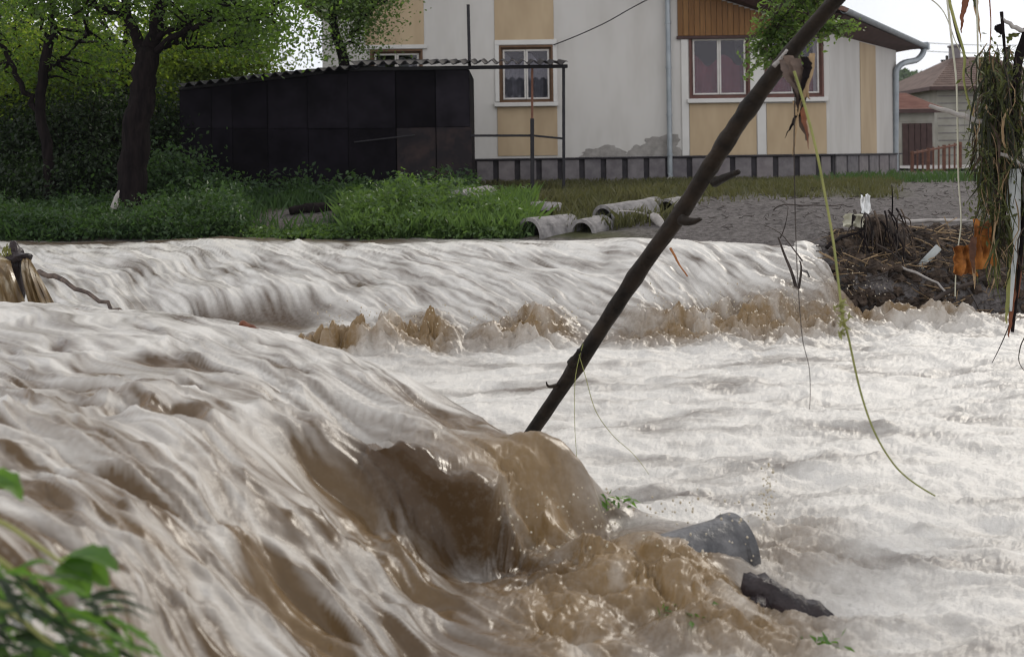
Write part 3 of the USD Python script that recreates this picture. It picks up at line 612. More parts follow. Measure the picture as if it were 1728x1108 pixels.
# service wire
wa, wb = P(934, 76, DH - .05), P(1092, 0, 24.2); wc = P(1250, -70, 23)
single('service_wire', tube(smoothpath([wa, (wa + wb) / 2 - [0, 0, .06], wb, wc], 30), .012, 6), '/World/Looks/black_iron', 'thin dark cable rising across the house wall from the barred window corner', 'cable')

# ------------------------------------------------------------------ the shed
DS = 20.0
def sx(px): return P(px, 200, DS)[0]
def sz(py, px=600): return P(px, py, DS)[2]
shed = Thing('shed', 'low black sheet metal shed with corrugated roof and open frame bay at one end', 'shed', (sx(550), DS + 1.2, 1.25))
cols = [304, 358, 393, 452, 520, 588, 668]
def top_px(px): return np.interp(px, [300, 540, 600, 960], [149, 122, 118, 112])
for i in range(6):
    a, b = cols[i], cols[i + 1]; m = (a + b) / 2; zt = sz(top_px(b) + 2, b); zm = sz(217, m)
    for k, (z0, z1) in enumerate(((zm + .004, min(sz(top_px(a) + 2, a), zt)), (1.2, zm - .004))):
        dy = rs.uniform(0, .03)
        shed.part('sheet', box(sx(a) + .004, sx(b) - .004, DS - .02 - dy, DS + .0 - dy, z0, z1, .003), '/World/Looks/tar_sheet_' + (rs.choice('ab') if k == 0 else rs.choice('ac')))
for i, (a, b) in enumerate([(669, 735), (736, 792)]):
    zm = sz(215, 730)
    shed.part('sheet', box(sx(a) + .004, sx(b), DS - .035 - .02 * i, DS - .015 - .02 * i, zm + .004, sz(116, a), .003), '/World/Looks/tar_sheet_' + 'cd'[i])
    shed.part('sheet', box(sx(a) + .004, sx(b) + (.03 if i else 0), DS - .03 - .025 * i, DS - .01 - .025 * i, 1.15, zm - .004, .003), '/World/Looks/rust_sheet', label='rust stained lower sheet of the shed front')
fp_ = Polygon([(sx(306), 1.2), (sx(791), 1.2), (sx(791), sz(112, 791)), (sx(600), sz(114, 600)), (sx(540), sz(119, 540)), (sx(420), sz(132, 420)), (sx(306), sz(146, 306))])
shed.part('front_lining', extr(fp_, DS + .012, DS + .03), '/World/Looks/tar_sheet_c')
shed.part('side_wall', box(sx(304), sx(304) + .03, DS + .002, DS + 2.4, 1.2, sz(150, 304)), '/World/Looks/tar_sheet_a')
shed.part('side_wall', box(sx(790), sx(790) + .03, DS + .0, DS + 2.4, 1.2, sz(118, 790)), '/World/Looks/tar_sheet_d')
shed.part('back_wall', box(sx(304), sx(790), DS + 2.4, DS + 2.43, 1.2, sz(140, 540)), '/World/Looks/tar_sheet_a')
def corrugated(pxs, pys, depth, drop, seed):
    n = int((pxs[-1] - pxs[0]) / 18.2 * 10); px = np.linspace(pxs[0], pxs[-1], n); py = np.interp(px, pxs, pys)
    base = np.array([P(a, b, DS - .32) for a, b in zip(px, py)]); wv = .033 * np.cos((px - pxs[0]) / 18.2 * 2 * math.pi)
    rows = []
    for t in (0, .33, .66, 1): 
        q = base.copy(); q[:, 1] += depth * t; q[:, 2] += wv - drop * t; rows.append(q)
    top = np.vstack(rows); bot = top - [0, 0, .012]; v = np.vstack([top, bot]); f = []; m = len(top)
    for r in range(3):
        for i in range(n - 1):
            a, b, c, d = r * n + i, r * n + i + 1, (r + 1) * n + i + 1, (r + 1) * n + i
            f += [[a, b, c], [a, c, d], [m + a, m + c, m + b], [m + a, m + d, m + c]]
    for i in range(n - 1): f += [[i, m + i, m + i + 1], [i, m + i + 1, i + 1]]
    return v, np.array(f)
shed.part('roof_sheet', corrugated([300, 420, 540, 606], [144, 130, 117, 112], 2.9, -.22, 1), '/World/Looks/corrugated_dark', smooth=False)
shed.part('roof_sheet', corrugated([592, 700, 830, 958], [107, 105.5, 104.5, 106], 2.9, -.27, 2), '/World/Looks/corrugated_dark')
def bar(a, b, w=.05): 
    a, b = np.array(a), np.array(b); d = (b - a); L = np.linalg.norm(d); d = d / L
    s = np.cross(d, [0, 1, 0]); s /= np.linalg.norm(s); t = np.cross(d, s)
    return obox((a + b) / 2, d, s, t, L, w, w, .006)
shed.part('beam', bar(P(590, 117, DS - .1), P(958, 112, DS - .1), .06), '/World/Looks/black_iron')
shed.part('post', bar(P(951, 112, DS - .1), [P(951, 300, DS - .1)[0], DS - .1, 1.28], .05), '/World/Looks/black_iron')
shed.part('post', bar(P(898, 200, DS - .1), [P(898, 300, DS - .1)[0], DS - .1, 1.22], .065), '/World/Looks/black_iron')
shed.part('post', bar(P(898, 112, DS - .1), P(898, 204, DS - .1), .04), '/World/Looks/rust_iron', label='slim rusty upper post')
shed.part('rail', bar(P(795, 229, DS - .06), P(900, 229, DS - .06), .04), '/World/Looks/black_iron')
shed.part('rail', bar(P(900, 229, DS - .06), P(951, 234, DS - .06), .035), '/World/Looks/black_iron')
shed.part('rail', bar(P(598, 240, DS - .12), P(700, 228, DS - .12), .025), '/World/Looks/black_iron')
shed.part('eaves_board', bar(P(302, 150, DS - .06), P(545, 122, DS - .06), .05), '/World/Looks/black_iron')
single('stove_pipe', tube(np.array([P(790, 8, DS + .4), [P(790, 8, DS + .4)[0] + .01, DS + .4, sz(112, 790)]]), .028, 10), '/World/Looks/black_iron', 'thin black vertical pole rising above the shed roof in front of the house', 'pole')

# ------------------------------------------------------------------ trees
def limb(pts, r0, r1, n=14, seed=0, jit=.02):
    p = smoothpath(pts, n); r = np.linspace(r0, r1, n); rg = np.random.default_rng(seed)
    p[1:-1] += rg.normal(size=(n - 2, 3)) * jit
    return tube(p, r, 10, rough=.07, seed=seed)
def tree(name, label, trunk, r0, r1, limbs, blobs, leaf, lsize, seed, group=None, wood='bark_dark', per=60, twigs=True, flare=1.35, cat='tree'):
    rg = np.random.default_rng(seed); trunk = np.asarray(trunk, float)
    th = Thing(name, label, cat, trunk[0], group)
    n = 22; p = smoothpath(trunk, n); r = np.linspace(r0, r1, n); r[:4] *= np.linspace(flare, 1.0, 4)
    p[2:-1] += rg.normal(size=(n - 3, 3)) * r0 * .07
    th.part('trunk', tube(p, r, 14, rough=.06, seed=seed), '/World/Looks/' + wood, smooth=True)
    nodes = [p[n // 2:]]
    for k, (pts, a, b) in enumerate(limbs):
        lp = limb(pts, a, b, 16, seed * 13 + k, jit=.03)
        th.part('limb', lp, '/World/Looks/' + wood, smooth=True); nodes.append(smoothpath(pts, 16)[4:])
    nodes = np.vstack(nodes); C = []; tw = []
    for (c, rad, k) in blobs:
        c = np.asarray(c); rad = np.asarray(rad)
        q = rg.normal(size=(k, 3)); q /= np.linalg.norm(q, axis=1, keepdims=True); q *= rg.uniform(.35, 1, (k, 1)) ** .5
        cc = c + q * rad
        for o in cc:
            j = np.argmin(((nodes - o) ** 2).sum(1)); d = np.linalg.norm(nodes[j] - o)
            if twigs and d < 3.5: tw.append(tube(smoothpath([nodes[j], (nodes[j] + o) / 2 + rg.normal(size=3) * .1 * d, o], 5), np.linspace(.018, .006, 5) * (1 + .5 * d), 4, caps=False))
            m = int(per * rg.uniform(.6, 1.4)); sp = rg.uniform(.22, .42)
            C.append(o + rg.normal(size=(m, 3)) * sp * np.array([1, 1, .55]))
    if tw: th.part('twigs', cat_(*tw), '/World/Looks/' + wood, kind='stuff')
    C = np.vstack(C)
    th.part('crown', leaves(C, lsize, rg, up=.35, aspect=.55), '/World/Looks/' + leaf, kind='stuff')
    return th
def gp(px, d): 
    p = P(px, 330, d); return np.array([p[0], d, float(ground(p[0], d)) - .08])
d0 = 17.5
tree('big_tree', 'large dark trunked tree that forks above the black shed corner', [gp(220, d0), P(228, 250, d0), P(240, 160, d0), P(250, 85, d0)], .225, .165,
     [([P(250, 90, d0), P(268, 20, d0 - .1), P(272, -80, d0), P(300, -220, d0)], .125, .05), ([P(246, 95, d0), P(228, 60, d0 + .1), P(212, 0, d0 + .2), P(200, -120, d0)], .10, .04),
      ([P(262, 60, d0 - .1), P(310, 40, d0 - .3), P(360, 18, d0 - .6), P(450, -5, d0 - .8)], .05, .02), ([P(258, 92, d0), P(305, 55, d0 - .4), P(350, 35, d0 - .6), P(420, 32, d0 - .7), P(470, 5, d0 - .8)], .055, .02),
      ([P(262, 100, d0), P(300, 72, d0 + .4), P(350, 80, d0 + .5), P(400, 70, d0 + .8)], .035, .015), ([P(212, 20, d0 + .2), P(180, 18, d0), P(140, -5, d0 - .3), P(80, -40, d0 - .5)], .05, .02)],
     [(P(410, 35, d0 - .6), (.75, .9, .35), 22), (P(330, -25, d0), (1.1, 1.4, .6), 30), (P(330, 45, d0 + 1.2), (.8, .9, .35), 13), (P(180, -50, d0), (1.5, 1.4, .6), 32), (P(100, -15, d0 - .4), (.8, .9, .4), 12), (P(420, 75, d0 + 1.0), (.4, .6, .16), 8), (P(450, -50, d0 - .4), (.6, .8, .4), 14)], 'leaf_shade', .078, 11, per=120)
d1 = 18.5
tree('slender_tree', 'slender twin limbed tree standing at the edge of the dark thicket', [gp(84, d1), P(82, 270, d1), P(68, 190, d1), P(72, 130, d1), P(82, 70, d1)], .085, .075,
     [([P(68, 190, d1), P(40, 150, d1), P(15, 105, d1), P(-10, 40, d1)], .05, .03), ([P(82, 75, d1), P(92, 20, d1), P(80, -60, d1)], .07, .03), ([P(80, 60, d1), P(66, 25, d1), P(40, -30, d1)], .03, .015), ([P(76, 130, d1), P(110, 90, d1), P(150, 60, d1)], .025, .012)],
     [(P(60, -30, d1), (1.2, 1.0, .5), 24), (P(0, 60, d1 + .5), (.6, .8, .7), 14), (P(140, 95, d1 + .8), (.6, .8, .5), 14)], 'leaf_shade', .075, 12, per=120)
d2 = 21.5
tree('thicket_tree', 'thin straight tree behind the large forked trunk', [gp(205, d2), P(208, 200, d2), P(211, 110, d2), P(216, 20, d2)], .085, .06,
     [([P(211, 110, d2), P(185, 60, d2), P(160, 20, d2)], .035, .015), ([P(212, 90, d2), P(250, 60, d2), P(300, 40, d2)], .035, .015)],
     [(P(150, 115, d2), (1.2, 1.0, .7), 36), (P(200, 165, d2 + .8), (1.2, .9, .4), 30), (P(270, 20, d2), (1.0, 1, .5), 14)], 'leaf_sunny', .085, 13, per=130)
tree('thicket_tree', 'sunlit yellow green tree behind the left end of the shed roof', [gp(400, 23), P(398, 220, 23), P(392, 140, 23), P(385, 60, 23)], .10, .06,
     [([P(392, 140, 23), P(430, 100, 23), P(465, 80, 23)], .04, .015), ([P(390, 130, 23), P(350, 90, 23), P(320, 60, 23)], .04, .015)],
     [(P(330, 100, 23), (1.1, .9, .55), 36), (P(410, 105, 23), (.75, .9, .22), 22), (P(380, 50, 23.3), (.7, .9, .4), 14), (P(300, 160, 23), (.7, .8, .8), 28)], 'leaf_sunny', .088, 14, per=120)
tree('thicket_tree', 'leafy tree at the far edge of the thicket beside the slender tree', [gp(20, 21), P(18, 220, 21), P(30, 120, 21), P(28, 20, 21)], .12, .07,
     [([P(30, 120, 21), P(0, 60, 21), P(-40, 20, 21)], .05, .02), ([P(24, 140, 21), P(60, 90, 21), P(110, 60, 21)], .04, .015)],
     [(P(10, 100, 21), (1.2, 1, .8), 32), (P(100, 150, 21.3), (1.1, .9, .6), 30), (P(-60, 30, 21), (1.2, 1, .8), 26), (P(30, 190, 21), (1.1, .8, .4), 24)], 'leaf_sunny', .085, 15, per=125)
tree('thicket_tree', 'tall tree deep in the thicket whose crown lightens between the trunks', [gp(120, 27), P(122, 180, 27), P(130, 60, 27), P(126, -60, 27)], .16, .08,
     [([P(130, 70, 27), P(80, 0, 27), P(40, -60, 27)], .06, .02), ([P(130, 60, 27), P(190, 0, 27), P(240, -50, 27)], .06, .02)],
     [(P(90, 100, 27), (1.5, 1.2, .7), 30), (P(180, 125, 27), (1.4, 1.2, .7), 32), (P(40, 150, 27.5), (1.7, 1.2, .8), 40), (P(260, 150, 27.5), (1.2, 1.2, .8), 36), (P(-80, 90, 27), (1.6, 1.2, 1.2), 40)], 'leaf_sunny', .15, 16, per=80)
dt_ = 22.3
tree('yard_tree', 'small tree rising behind the shed against the corner of the house', [gp(592, dt_), P(584, 130, dt_), P(574, 80, dt_), P(564, 45, dt_), P(560, -20, dt_)], .115, .07,
     [([P(566, 50, dt_), P(540, 20, dt_), P(510, 5, dt_ - .3)], .03, .012), ([P(575, 85, dt_), P(600, 55, dt_), P(625, 15, dt_)], .03, .012)],
     [(P(562, 0, dt_ - .2), (.62, .5, .22), 20), (P(605, 18, dt_), (.36, .4, .26), 14), (P(525, -25, dt_), (.5, .5, .25), 10), (P(602, 62, dt_ - .2), (.12, .2, .32), 6), (P(556, 70, dt_ - .1), (.10, .15, .2), 3), (P(640, -15, dt_), (.4, .4, .2), 9)], 'leaf_locust', .075, 17, per=120)
# bushes of the undergrowth
def bush(label, px, py, d, rad, k, seed, leaf='leaf_dark', per=110, lsize=.10):
    rg = np.random.default_rng(seed); c = P(px, py, d); b = gp(px, d)
    th = Thing('bush', label, 'bush', b)
    st = []; C = []
    for i in range(k):
        q = rg.normal(size=3); q /= np.linalg.norm(q); q = c + q * np.array(rad) * rg.uniform(.3, 1) ** .5; q[2] = max(q[2], b[2] + .1)
        st.append(tube(smoothpath([b + rg.normal(size=3) * [.25, .2, 0], (b + q) / 2 + rg.normal(size=3) * .12, q], 6), np.linspace(.022, .007, 6), 5))
        C.append(q + rg.normal(size=(int(per * rg.uniform(.6, 1.4)), 3)) * np.array([.3, .3, .22]))
    th.part('stems', cat_(*st), '/World/Looks/bark_dark', kind='stuff'); th.part('foliage', leaves(np.vstack(C), lsize, rg, up=.3, aspect=.6), '/World/Looks/' + leaf, kind='stuff')
for i, a in enumerate([
    ('broad dark bush filling the far corner of the thicket', -20, 260, 20.5, (1.4, .7, .8), 46), ('dark bush behind the slender tree trunk', 75, 265, 20.2, (1.0, .7, .75), 40), ('tall dark bush between the slender tree and the forked tree', 150, 240, 20, (.9, .7, .9), 44),
    ('low dark bush at the foot of the forked tree', 170, 310, 19.2, (.8, .5, .35), 28), ('dark bush between the forked tree and the shed', 275, 235, 20.6, (.65, .6, .8), 34), ('small dull green bush against the shed corner', 275, 315, 18.6, (.5, .35, .35), 26),
    ('wide dark hedge bush closing the back of the thicket', 60, 250, 24, (2.2, .5, 1.0), 60), ('dark back bush behind the shed corner and the forked tree', 235, 255, 24, (1.3, .5, 1.0), 46), ('low dark bush beside the waterside weeds', 30, 330, 19, (1.0, .5, .3), 30), ('dark mass of bramble bush beneath the slender tree', 95, 325, 19, (.7, .5, .35), 26)]):
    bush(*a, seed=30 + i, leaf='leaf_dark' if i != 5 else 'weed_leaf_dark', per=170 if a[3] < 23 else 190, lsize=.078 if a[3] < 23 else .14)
# ------------------------------------------------------------------ far houses, hill, fence on the right
hxs = np.linspace(-60, 330, 150); hys = np.linspace(170, 420, 60)
HX, HY = np.meshgrid(hxs, hys)
def hillz(x, y): return 1.0 + 21.5 * sst(165, 300, y) * (0.80 + .22 * np.sin(x * .016 + 1.2) + .12 * np.sin(x * .043)) * sst(-60, 20, x) * sst(330, 200, x) + 1.2 * pf(x * .03, y * .03, 3, 7)
single('hill', gridmesh(HX, HY, hillz(HX, HY)), '/World/Looks/bank_soil', kind='structure', smooth=True)
rgf = np.random.default_rng(77); C = []
for i in range(900):
    x, y = rgf.uniform(20, 190), rgf.uniform(185, 330)
    r = rgf.uniform(1.6, 3.4); c = np.array([x, y, hillz(x, y) + r * .6])
    q = rgf.normal(size=(46, 3)); q /= np.linalg.norm(q, axis=1, keepdims=True); C.append(c + q * r * np.array([1, 1, .9]) * rgf.uniform(.6, 1, (46, 1)))
single('hill_forest', leaves(np.vstack(C), 1.5, rgf, up=.5, aspect=.7), '/World/Looks/hill_leaf', 'pale green woodland covering the distant hill', 'woodland', kind='stuff')

def far_house(name, label, x0, x1, y0, y1, zg, ze, zr, ridge, tile, over=.45):
    th = Thing(name, label, 'house', ((x0 + x1) / 2, (y0 + y1) / 2, zg))
    w = th.part('wall', box(x0, x1, y0, y1, zg, ze, .01), '/World/Looks/far_wall')
    rx0, rx1 = ridge; ym = (y0 + y1) / 2
    a = np.array([[x0 - over, y0 - over, ze], [x1 + over, y0 - over, ze], [x1 + over, y1 + over, ze], [x0 - over, y1 + over, ze], [rx0, ym, zr], [rx1, ym, zr]])
    f = np.array([[0, 1, 5], [0, 5, 4], [1, 2, 5], [2, 3, 4], [2, 4, 5], [3, 0, 4], [0, 2, 1], [0, 3, 2]])
    r = th.part('roof', (a, f), '/World/Looks/' + tile)
    th.part('eaves', cat_(box(x0 - over, x1 + over, y0 - over - .02, y0 - over + .04, ze - .16, ze - .003), box(x0 - over - .02, x0 - over + .04, y0 - over + .045, y1 + over, ze - .16, ze - .003)), '/World/Looks/dark_board', r)
    # courses of tiles on the slope that faces the viewer
    rows = []
    for k in range(1, 15):
        t = k / 15.0; pa = a[0] + (a[4] - a[0]) * t; pb = a[1] + (a[5] - a[1]) * t
        rows.append(tube(np.array([pa + [.05, -.02, 0.0], pb + [-.05, -.02, 0.0]]), .035, 5))
    th.part('tile_courses', cat_(*rows), '/World/Looks/' + tile, r, kind='stuff')
    return th, w, r
DF = 52.0
def fx(px): return P(px, 200, DF)[0]
def fz(py, px=1640): return P(px, py, DF)[2]
fh, w_, r_ = far_house('brown_roofed_house', 'grey rendered house under a large brown hipped roof with a chimney', fx(1582), fx(1800), DF, DF + 9, .6, fz(146), fz(82), (fx(1674), fx(1740)), 'far_tile')
fh.part('chimney', cat_(box(fx(1669), fx(1684), DF + 4.2, DF + 4.7, fz(82) - .4, fz(78) + .35, .02), box(fx(1667), fx(1686), DF + 4.15, DF + 4.75, fz(78) + .352, fz(78) + .45, .02)), '/World/Looks/plinth_stone_b', r_)
wn = fh.part('window', box(fx(1636), fx(1646), DF - .03, DF - .002, fz(226), fz(200), .01), '/World/Looks/white_paint', w_)
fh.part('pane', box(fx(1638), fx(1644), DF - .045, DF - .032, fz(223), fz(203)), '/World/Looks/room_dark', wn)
for k in range(9):
    z = fz(262 - k * 12.5); fh.part('course_line', box(fx(1582) + .02, fx(1700), DF - .012, DF - .001, z, z + .035), '/World/Looks/plinth_stone_a', w_)
DB = 46.0
bx_ = lambda px: P(px, 200, DB)[0]
bz_ = lambda py: P(1550, py, DB)[2]
bh, bw, br = far_house('red_roofed_barn', 'low barn with red tiled roof and dark plank doors between the two houses', bx_(1480), bx_(1577), DB, DB + 6, .6, bz_(184), bz_(150), (bx_(1490), bx_(1572)), 'far_tile_red', .3)
bh.part('door_header', box(bx_(1518), bx_(1574), DB - .03, DB - .002, bz_(205), bz_(186), .01), '/World/Looks/far_wall', bw)
for k in range(5):
    a, b = 1522 + k * 10.2, 1522 + k * 10.2 + 9.4
    bh.part('door_board', box(bx_(a), bx_(b), DB - .06 - .01 * (k % 2), DB - .002, .8, bz_(208), .01), '/World/Looks/dark_board', bw)
# railing
DR = 33.0
fn = Thing('railing', 'rusty red iron railing on the slope beside the white house', 'railing', (P(1575, 280, DR)[0], DR, 1.2))
def rp_(px, py): return P(px, py, DR + (px - 1538) * .02)
fn.part('top_rail', bar(rp_(1537, 259), rp_(1622, 243), .06), '/World/Looks/rust_iron'); fn.part('bottom_rail', bar(rp_(1537, 291), rp_(1622, 284), .05), '/World/Looks/rust_iron')
for k, px in enumerate(np.linspace(1539, 1620, 10)):
    t = (px - 1537) / 85; big = k in (0, 3, 6, 9)
    fn.part('post' if big else 'bar', bar(rp_(px, 257 - 16 * t - 2), rp_(px, 296 - 6 * t), .085 if big else .045), '/World/Looks/rust_iron')
up_ = Thing('utility_pole', 'distant wooden utility pole with a crossarm in front of the hill', 'utility pole', (P(1598, 140, 90)[0], 90, 1))
up_.part('pole', tube(np.array([[P(1598, 140, 90)[0], 90, 1], P(1598, 94, 90)]), .11, 8), '/World/Looks/pole_bark'); up_.part('crossarm', bar(P(1588, 103, 89.8), P(1608, 102.4, 89.8), .16), '/World/Looks/pole_bark')
for k, (ya, yb2) in enumerate([(72, 70), (86, 84)]):
    a, b = P(1555, ya, 80), P(1800, yb2, 90)
    single('overhead_wire', tube(smoothpath([a, (a + b) / 2 - [0, 0, .25], b], 16), .022, 5), '/World/Looks/black_iron', ['upper overhead wire crossing the sky beyond the gutter', 'lower overhead wire crossing the sky just above the hill'][k], 'wire', 'overhead wires')
single('yard_paving', gridmesh(*np.meshgrid(np.linspace(12.0, 26, 8), np.linspace(34, 45, 6)), np.full((6, 8), 1.44)), '/World/Looks/concrete', kind='structure')

# ------------------------------------------------------------------ concrete pieces on the bank
def half_pipe(name, label, a, b, r, th, arc=(0, math.pi), lift=0.0, seed=0, matn='concrete'):
    "curved concrete piece from a to b, its hollow side down"
    a, b = np.array(a), np.array(b); d = (b - a) / np.linalg.norm(b - a); s = np.cross(d, [0, 0, 1]); s /= np.linalg.norm(s); up = np.cross(s, d)
    al = np.linspace(*arc, 15); prof_ = [(math.cos(t) * r, math.sin(t) * r) for t in al] + [(math.cos(t) * (r - th), math.sin(t) * (r - th)) for t in al[::-1]]
    rg = np.random.default_rng(seed); k = len(prof_); N = 7; v = []
    for i in range(N):
        q = a + (b - a) * i / (N - 1)
        for c, e in prof_: v.append(q + s * c + up * e + rg.normal(size=3) * .003 * (0 < i < N - 1))
    f = []
    for j in range(N - 1):
        for i in range(k): n_ = (i + 1) % k; f += [[j * k + i, j * k + n_, (j + 1) * k + n_], [j * k + i, (j + 1) * k + n_, (j + 1) * k + i]]
    for o, flip in ((0, 0), ((N - 1) * k, 1)):
        for i in range(14):
            q4 = [o + i, o + i + 1, o + k - 2 - i, o + k - 1 - i]
            f += [[q4[0], q4[2], q4[1]], [q4[0], q4[3], q4[2]]]
    return single(name, (np.array(v), np.array(f)), '/World/Looks/' + matn, label, 'concrete pipe', 'broken concrete pipe pieces on the bank')
half_pipe('pipe_piece', 'largest curved grey concrete piece lying at the water edge', P(893, 398, 15.0), P(962, 391, 15.5), .235, .05, (-.25, math.pi * .95), seed=1)
half_pipe('pipe_piece', 'short curved concrete piece resting beside the largest one at the water', P(982, 396, 15.1), P(1017, 388, 15.5), .20, .045, (-.2, math.pi), seed=2)
half_pipe('pipe_piece', 'long upper concrete piece with a flat shadowed side above the waterline', P(1018, 372, 15.6), P(1096, 361, 16.2), .21, .05, (-.1, math.pi), seed=3)
half_pipe('pipe_piece', 'small concrete piece half hidden behind the long upper one', P(1078, 362, 16.5), P(1106, 355, 16.9), .20, .05, (0, math.pi), seed=4)
half_pipe('pipe_piece', 'concrete piece nearest the leaning pole, open end to the pile of sticks', P(1124, 356, 16.4), P(1160, 350, 17.0), .17, .04, (0, math.pi), seed=5)
half_pipe('pipe_piece', 'flat weathered concrete piece sunk in the grass', P(858, 356, 16.6), P(945, 358, 16.8), .14, .04, (.15, math.pi - .1), seed=6)
half_pipe('pipe_piece', 'round concrete pipe with a dark open mouth among the weeds', P(772, 346, 16.9), P(822, 336, 17.9), .21, .045, (-.6, math.pi + .5), seed=7)
e_ = P(1010, 384, 15.55)
single('kerb_stone', obox(P(1052, 376, 15.75), np.array([.97, .22, .02]), np.array([-.22, .97, 0]), [0, 0, 1], .60, .12, .17, .02), '/World/Looks/plinth_stone_c', 'dark square edged stone block under the long upper concrete piece', 'stone block')
single('loose_block', obox(P(1311, 327, 19.5), [.99, .1, 0], [-.1, .99, 0], [0, 0, 1], .17, .14, .12, .02), '/World/Looks/wet_stone', 'small dark block lying alone on the grass before the house', 'stone block')
# heap of sticks by the pole
hp = Thing('stick_heap', 'small heap of pale driftwood and dark sticks beside the concrete pieces', 'driftwood', P(1112, 395, 15.6))
rg = np.random.default_rng(21)
hp.part('root_end', tube(smoothpath([P(1100, 362, 15.4), P(1110, 372, 15.3), P(1120, 384, 15.2)], 8), [.03, .05, .06, .062, .06, .058, .05, .03], 10, rough=.15, seed=2), '/World/Looks/pale_wood', smooth=True)
for i in range(16):
    a = P(rg.uniform(1065, 1125), rg.uniform(365, 395), 15.5 + rg.uniform(-.3, .3)); b = a + rg.normal(size=3) * np.array([.3, .25, .09])
    hp.part('stick', tube(smoothpath([a, (a + b) / 2 + rg.normal(size=3) * .03, b], 6), np.linspace(.02, .008, 6), 6), '/World/Looks/' + ['twig', 'pale_wood', 'bark_dark'][i % 3])
lg = Thing('fallen_log', 'dark rotten log lying on the bare soil slope before the shed', 'log', P(545, 352, 17.0))
lp_ = smoothpath([P(488, 357, 16.6), P(520, 352, 16.7), P(560, 352, 16.9), P(596, 342, 17.0)], 18)
lg.part('log', tube(lp_, np.interp(np.arange(18), [0, 8, 17], [.05, .085, .06]), 10, rough=.22, seed=5), '/World/Looks/bark_dark', smooth=True)
for i in range(5):
    a = lp_[3 + i * 3]; lg.part('stub', tube(np.array([a, a + rg.normal(size=3) * np.array([.12, .05, .06])]), [.03, .012], 6), '/World/Looks/bark_dark')
single('pale_scrap', tube(smoothpath([P(192, 352, 16.6), P(196, 335, 16.6), P(201, 322, 16.7)], 6), [.05, .045, .035, .03, .02, .01], 8, rough=.2), '/World/Looks/pale_wood', 'pale scrap caught at the foot of the forked tree', 'litter')

# ------------------------------------------------------------------ weeds and grass on the bank
rg = np.random.default_rng(40)
def weed_patch(name, label, cat, pts, h, lsize, leaf, per, rg, mound=None):
    C = []
    for (x, y) in pts:
        z = float(ground(x, y)); hh = h * rg.uniform(.3, 1.3) * (.9 + 1.0 * float(pf(np.array([x * 1.7]), np.array([y * 1.7]), 2, 17)[0])) * (mound(x, y) if mound else 1)
        n = int(per * rg.uniform(.6, 1.4)); q = np.empty((n, 3)); t = rg.uniform(0, 1, n)
        q[:, 0] = x + rg.normal(size=n) * .09 + 0; q[:, 1] = y + rg.normal(size=n) * .09; q[:, 2] = z + .02 + hh * t
        C.append(q)
    return single(name, leaves(np.vstack(C), lsize, rg, up=.45, aspect=.5, spread=.5), '/World/Looks/' + leaf, label, cat, kind='stuff')
def scat(n, px0, px1, d0_, d1_, f=None):
    out = np.zeros((0, 2))
    while len(out) < n:
        px = rg.uniform(px0, px1, n); d = rg.uniform(d0_, d1_, n); x = (px - 864) / F * d
        k = d >= bank_y(x) + .02
        if f is not None: k &= rg.uniform(size=n) < f(px, d, x, d)
        out = np.vstack([out, np.stack([x, d], 1)[k]])
    return out[:n]
soil = lambda px, d, x, y: 1 - 1.0 * np.exp(-(((px - 505) / 98) ** 2 + ((d - 16.75) / 1.0) ** 2) ** 2)
weed_patch('bank_weeds', 'lush green weeds mounded between the shed and the concrete pieces', 'weeds', scat(1300, 585, 885, 15, 18.4, soil), .40, .068, 'weed_leaf', 30, rg, mound=lambda x, y: .45 + .75 * math.exp(-((x + 1.4) / 1.0) ** 2) * math.exp(-((y - 16.6) / 1.2) ** 2))
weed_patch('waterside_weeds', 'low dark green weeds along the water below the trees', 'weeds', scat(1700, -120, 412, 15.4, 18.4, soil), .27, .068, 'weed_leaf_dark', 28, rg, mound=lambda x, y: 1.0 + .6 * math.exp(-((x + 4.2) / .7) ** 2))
weed_patch('shed_weeds', 'straggling weeds growing along the foot of the shed wall', 'weeds', scat(420, 330, 800, 18.4, 19.6, soil), .36, .08, 'weed_leaf_dark', 20, rg)
weed_patch('soil_weeds', 'thin strip of grass at the waterline below the bare soil slope', 'weeds', scat(200, 420, 590, 15.2, 15.7), .09, .06, 'weed_leaf', 18, rg)
# grass blades
def blades(pts, h, w, leaf, name, label, lean=.35):
    n = len(pts); p = np.column_stack([pts, ground(pts[:, 0], pts[:, 1])]); hh = h * rg.uniform(.4, 1.2, (n, 1)); a = rg.uniform(0, 2 * np.pi, n)
    s = np.stack([np.cos(a), np.sin(a), 0 * a], 1) * w; l = rg.normal(size=(n, 3)) * lean * hh; l[:, 2] = 0
    v = np.stack([p - s, p + s, p + [0, 0, 1] * hh * .6 + l * .4 + s * .6, p + [0, 0, 1] * hh + l], 1).reshape(-1, 3); i = np.arange(n)[:, None] * 4
    return single(name, (v, np.vstack([i + [0, 1, 2], i + [0, 2, 3]])), '/World/Looks/' + leaf, label, 'grass', kind='stuff')
blades(scat(21000, 640, 1530, 16.9, 24.6, lambda px, d, x, y: sst(16.8, 18.6, d + .9 * pf(x, y, 2, 23)) * sst(.335, .30, x / y) * np.clip(.7 + 1.2 * pf(x * 1.3, y * .6, 2, 24), .1, 1)), .12, .012, 'grass_dry', 'yard_grass', 'short yellowish grass in front of the house plinth')
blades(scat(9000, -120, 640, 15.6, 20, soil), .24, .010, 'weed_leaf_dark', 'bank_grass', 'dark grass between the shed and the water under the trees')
blades(scat(8000, 580, 900, 15.0, 18), .30, .010, 'weed_leaf', 'mound_grass', 'bright green grass among the weeds of the mound')
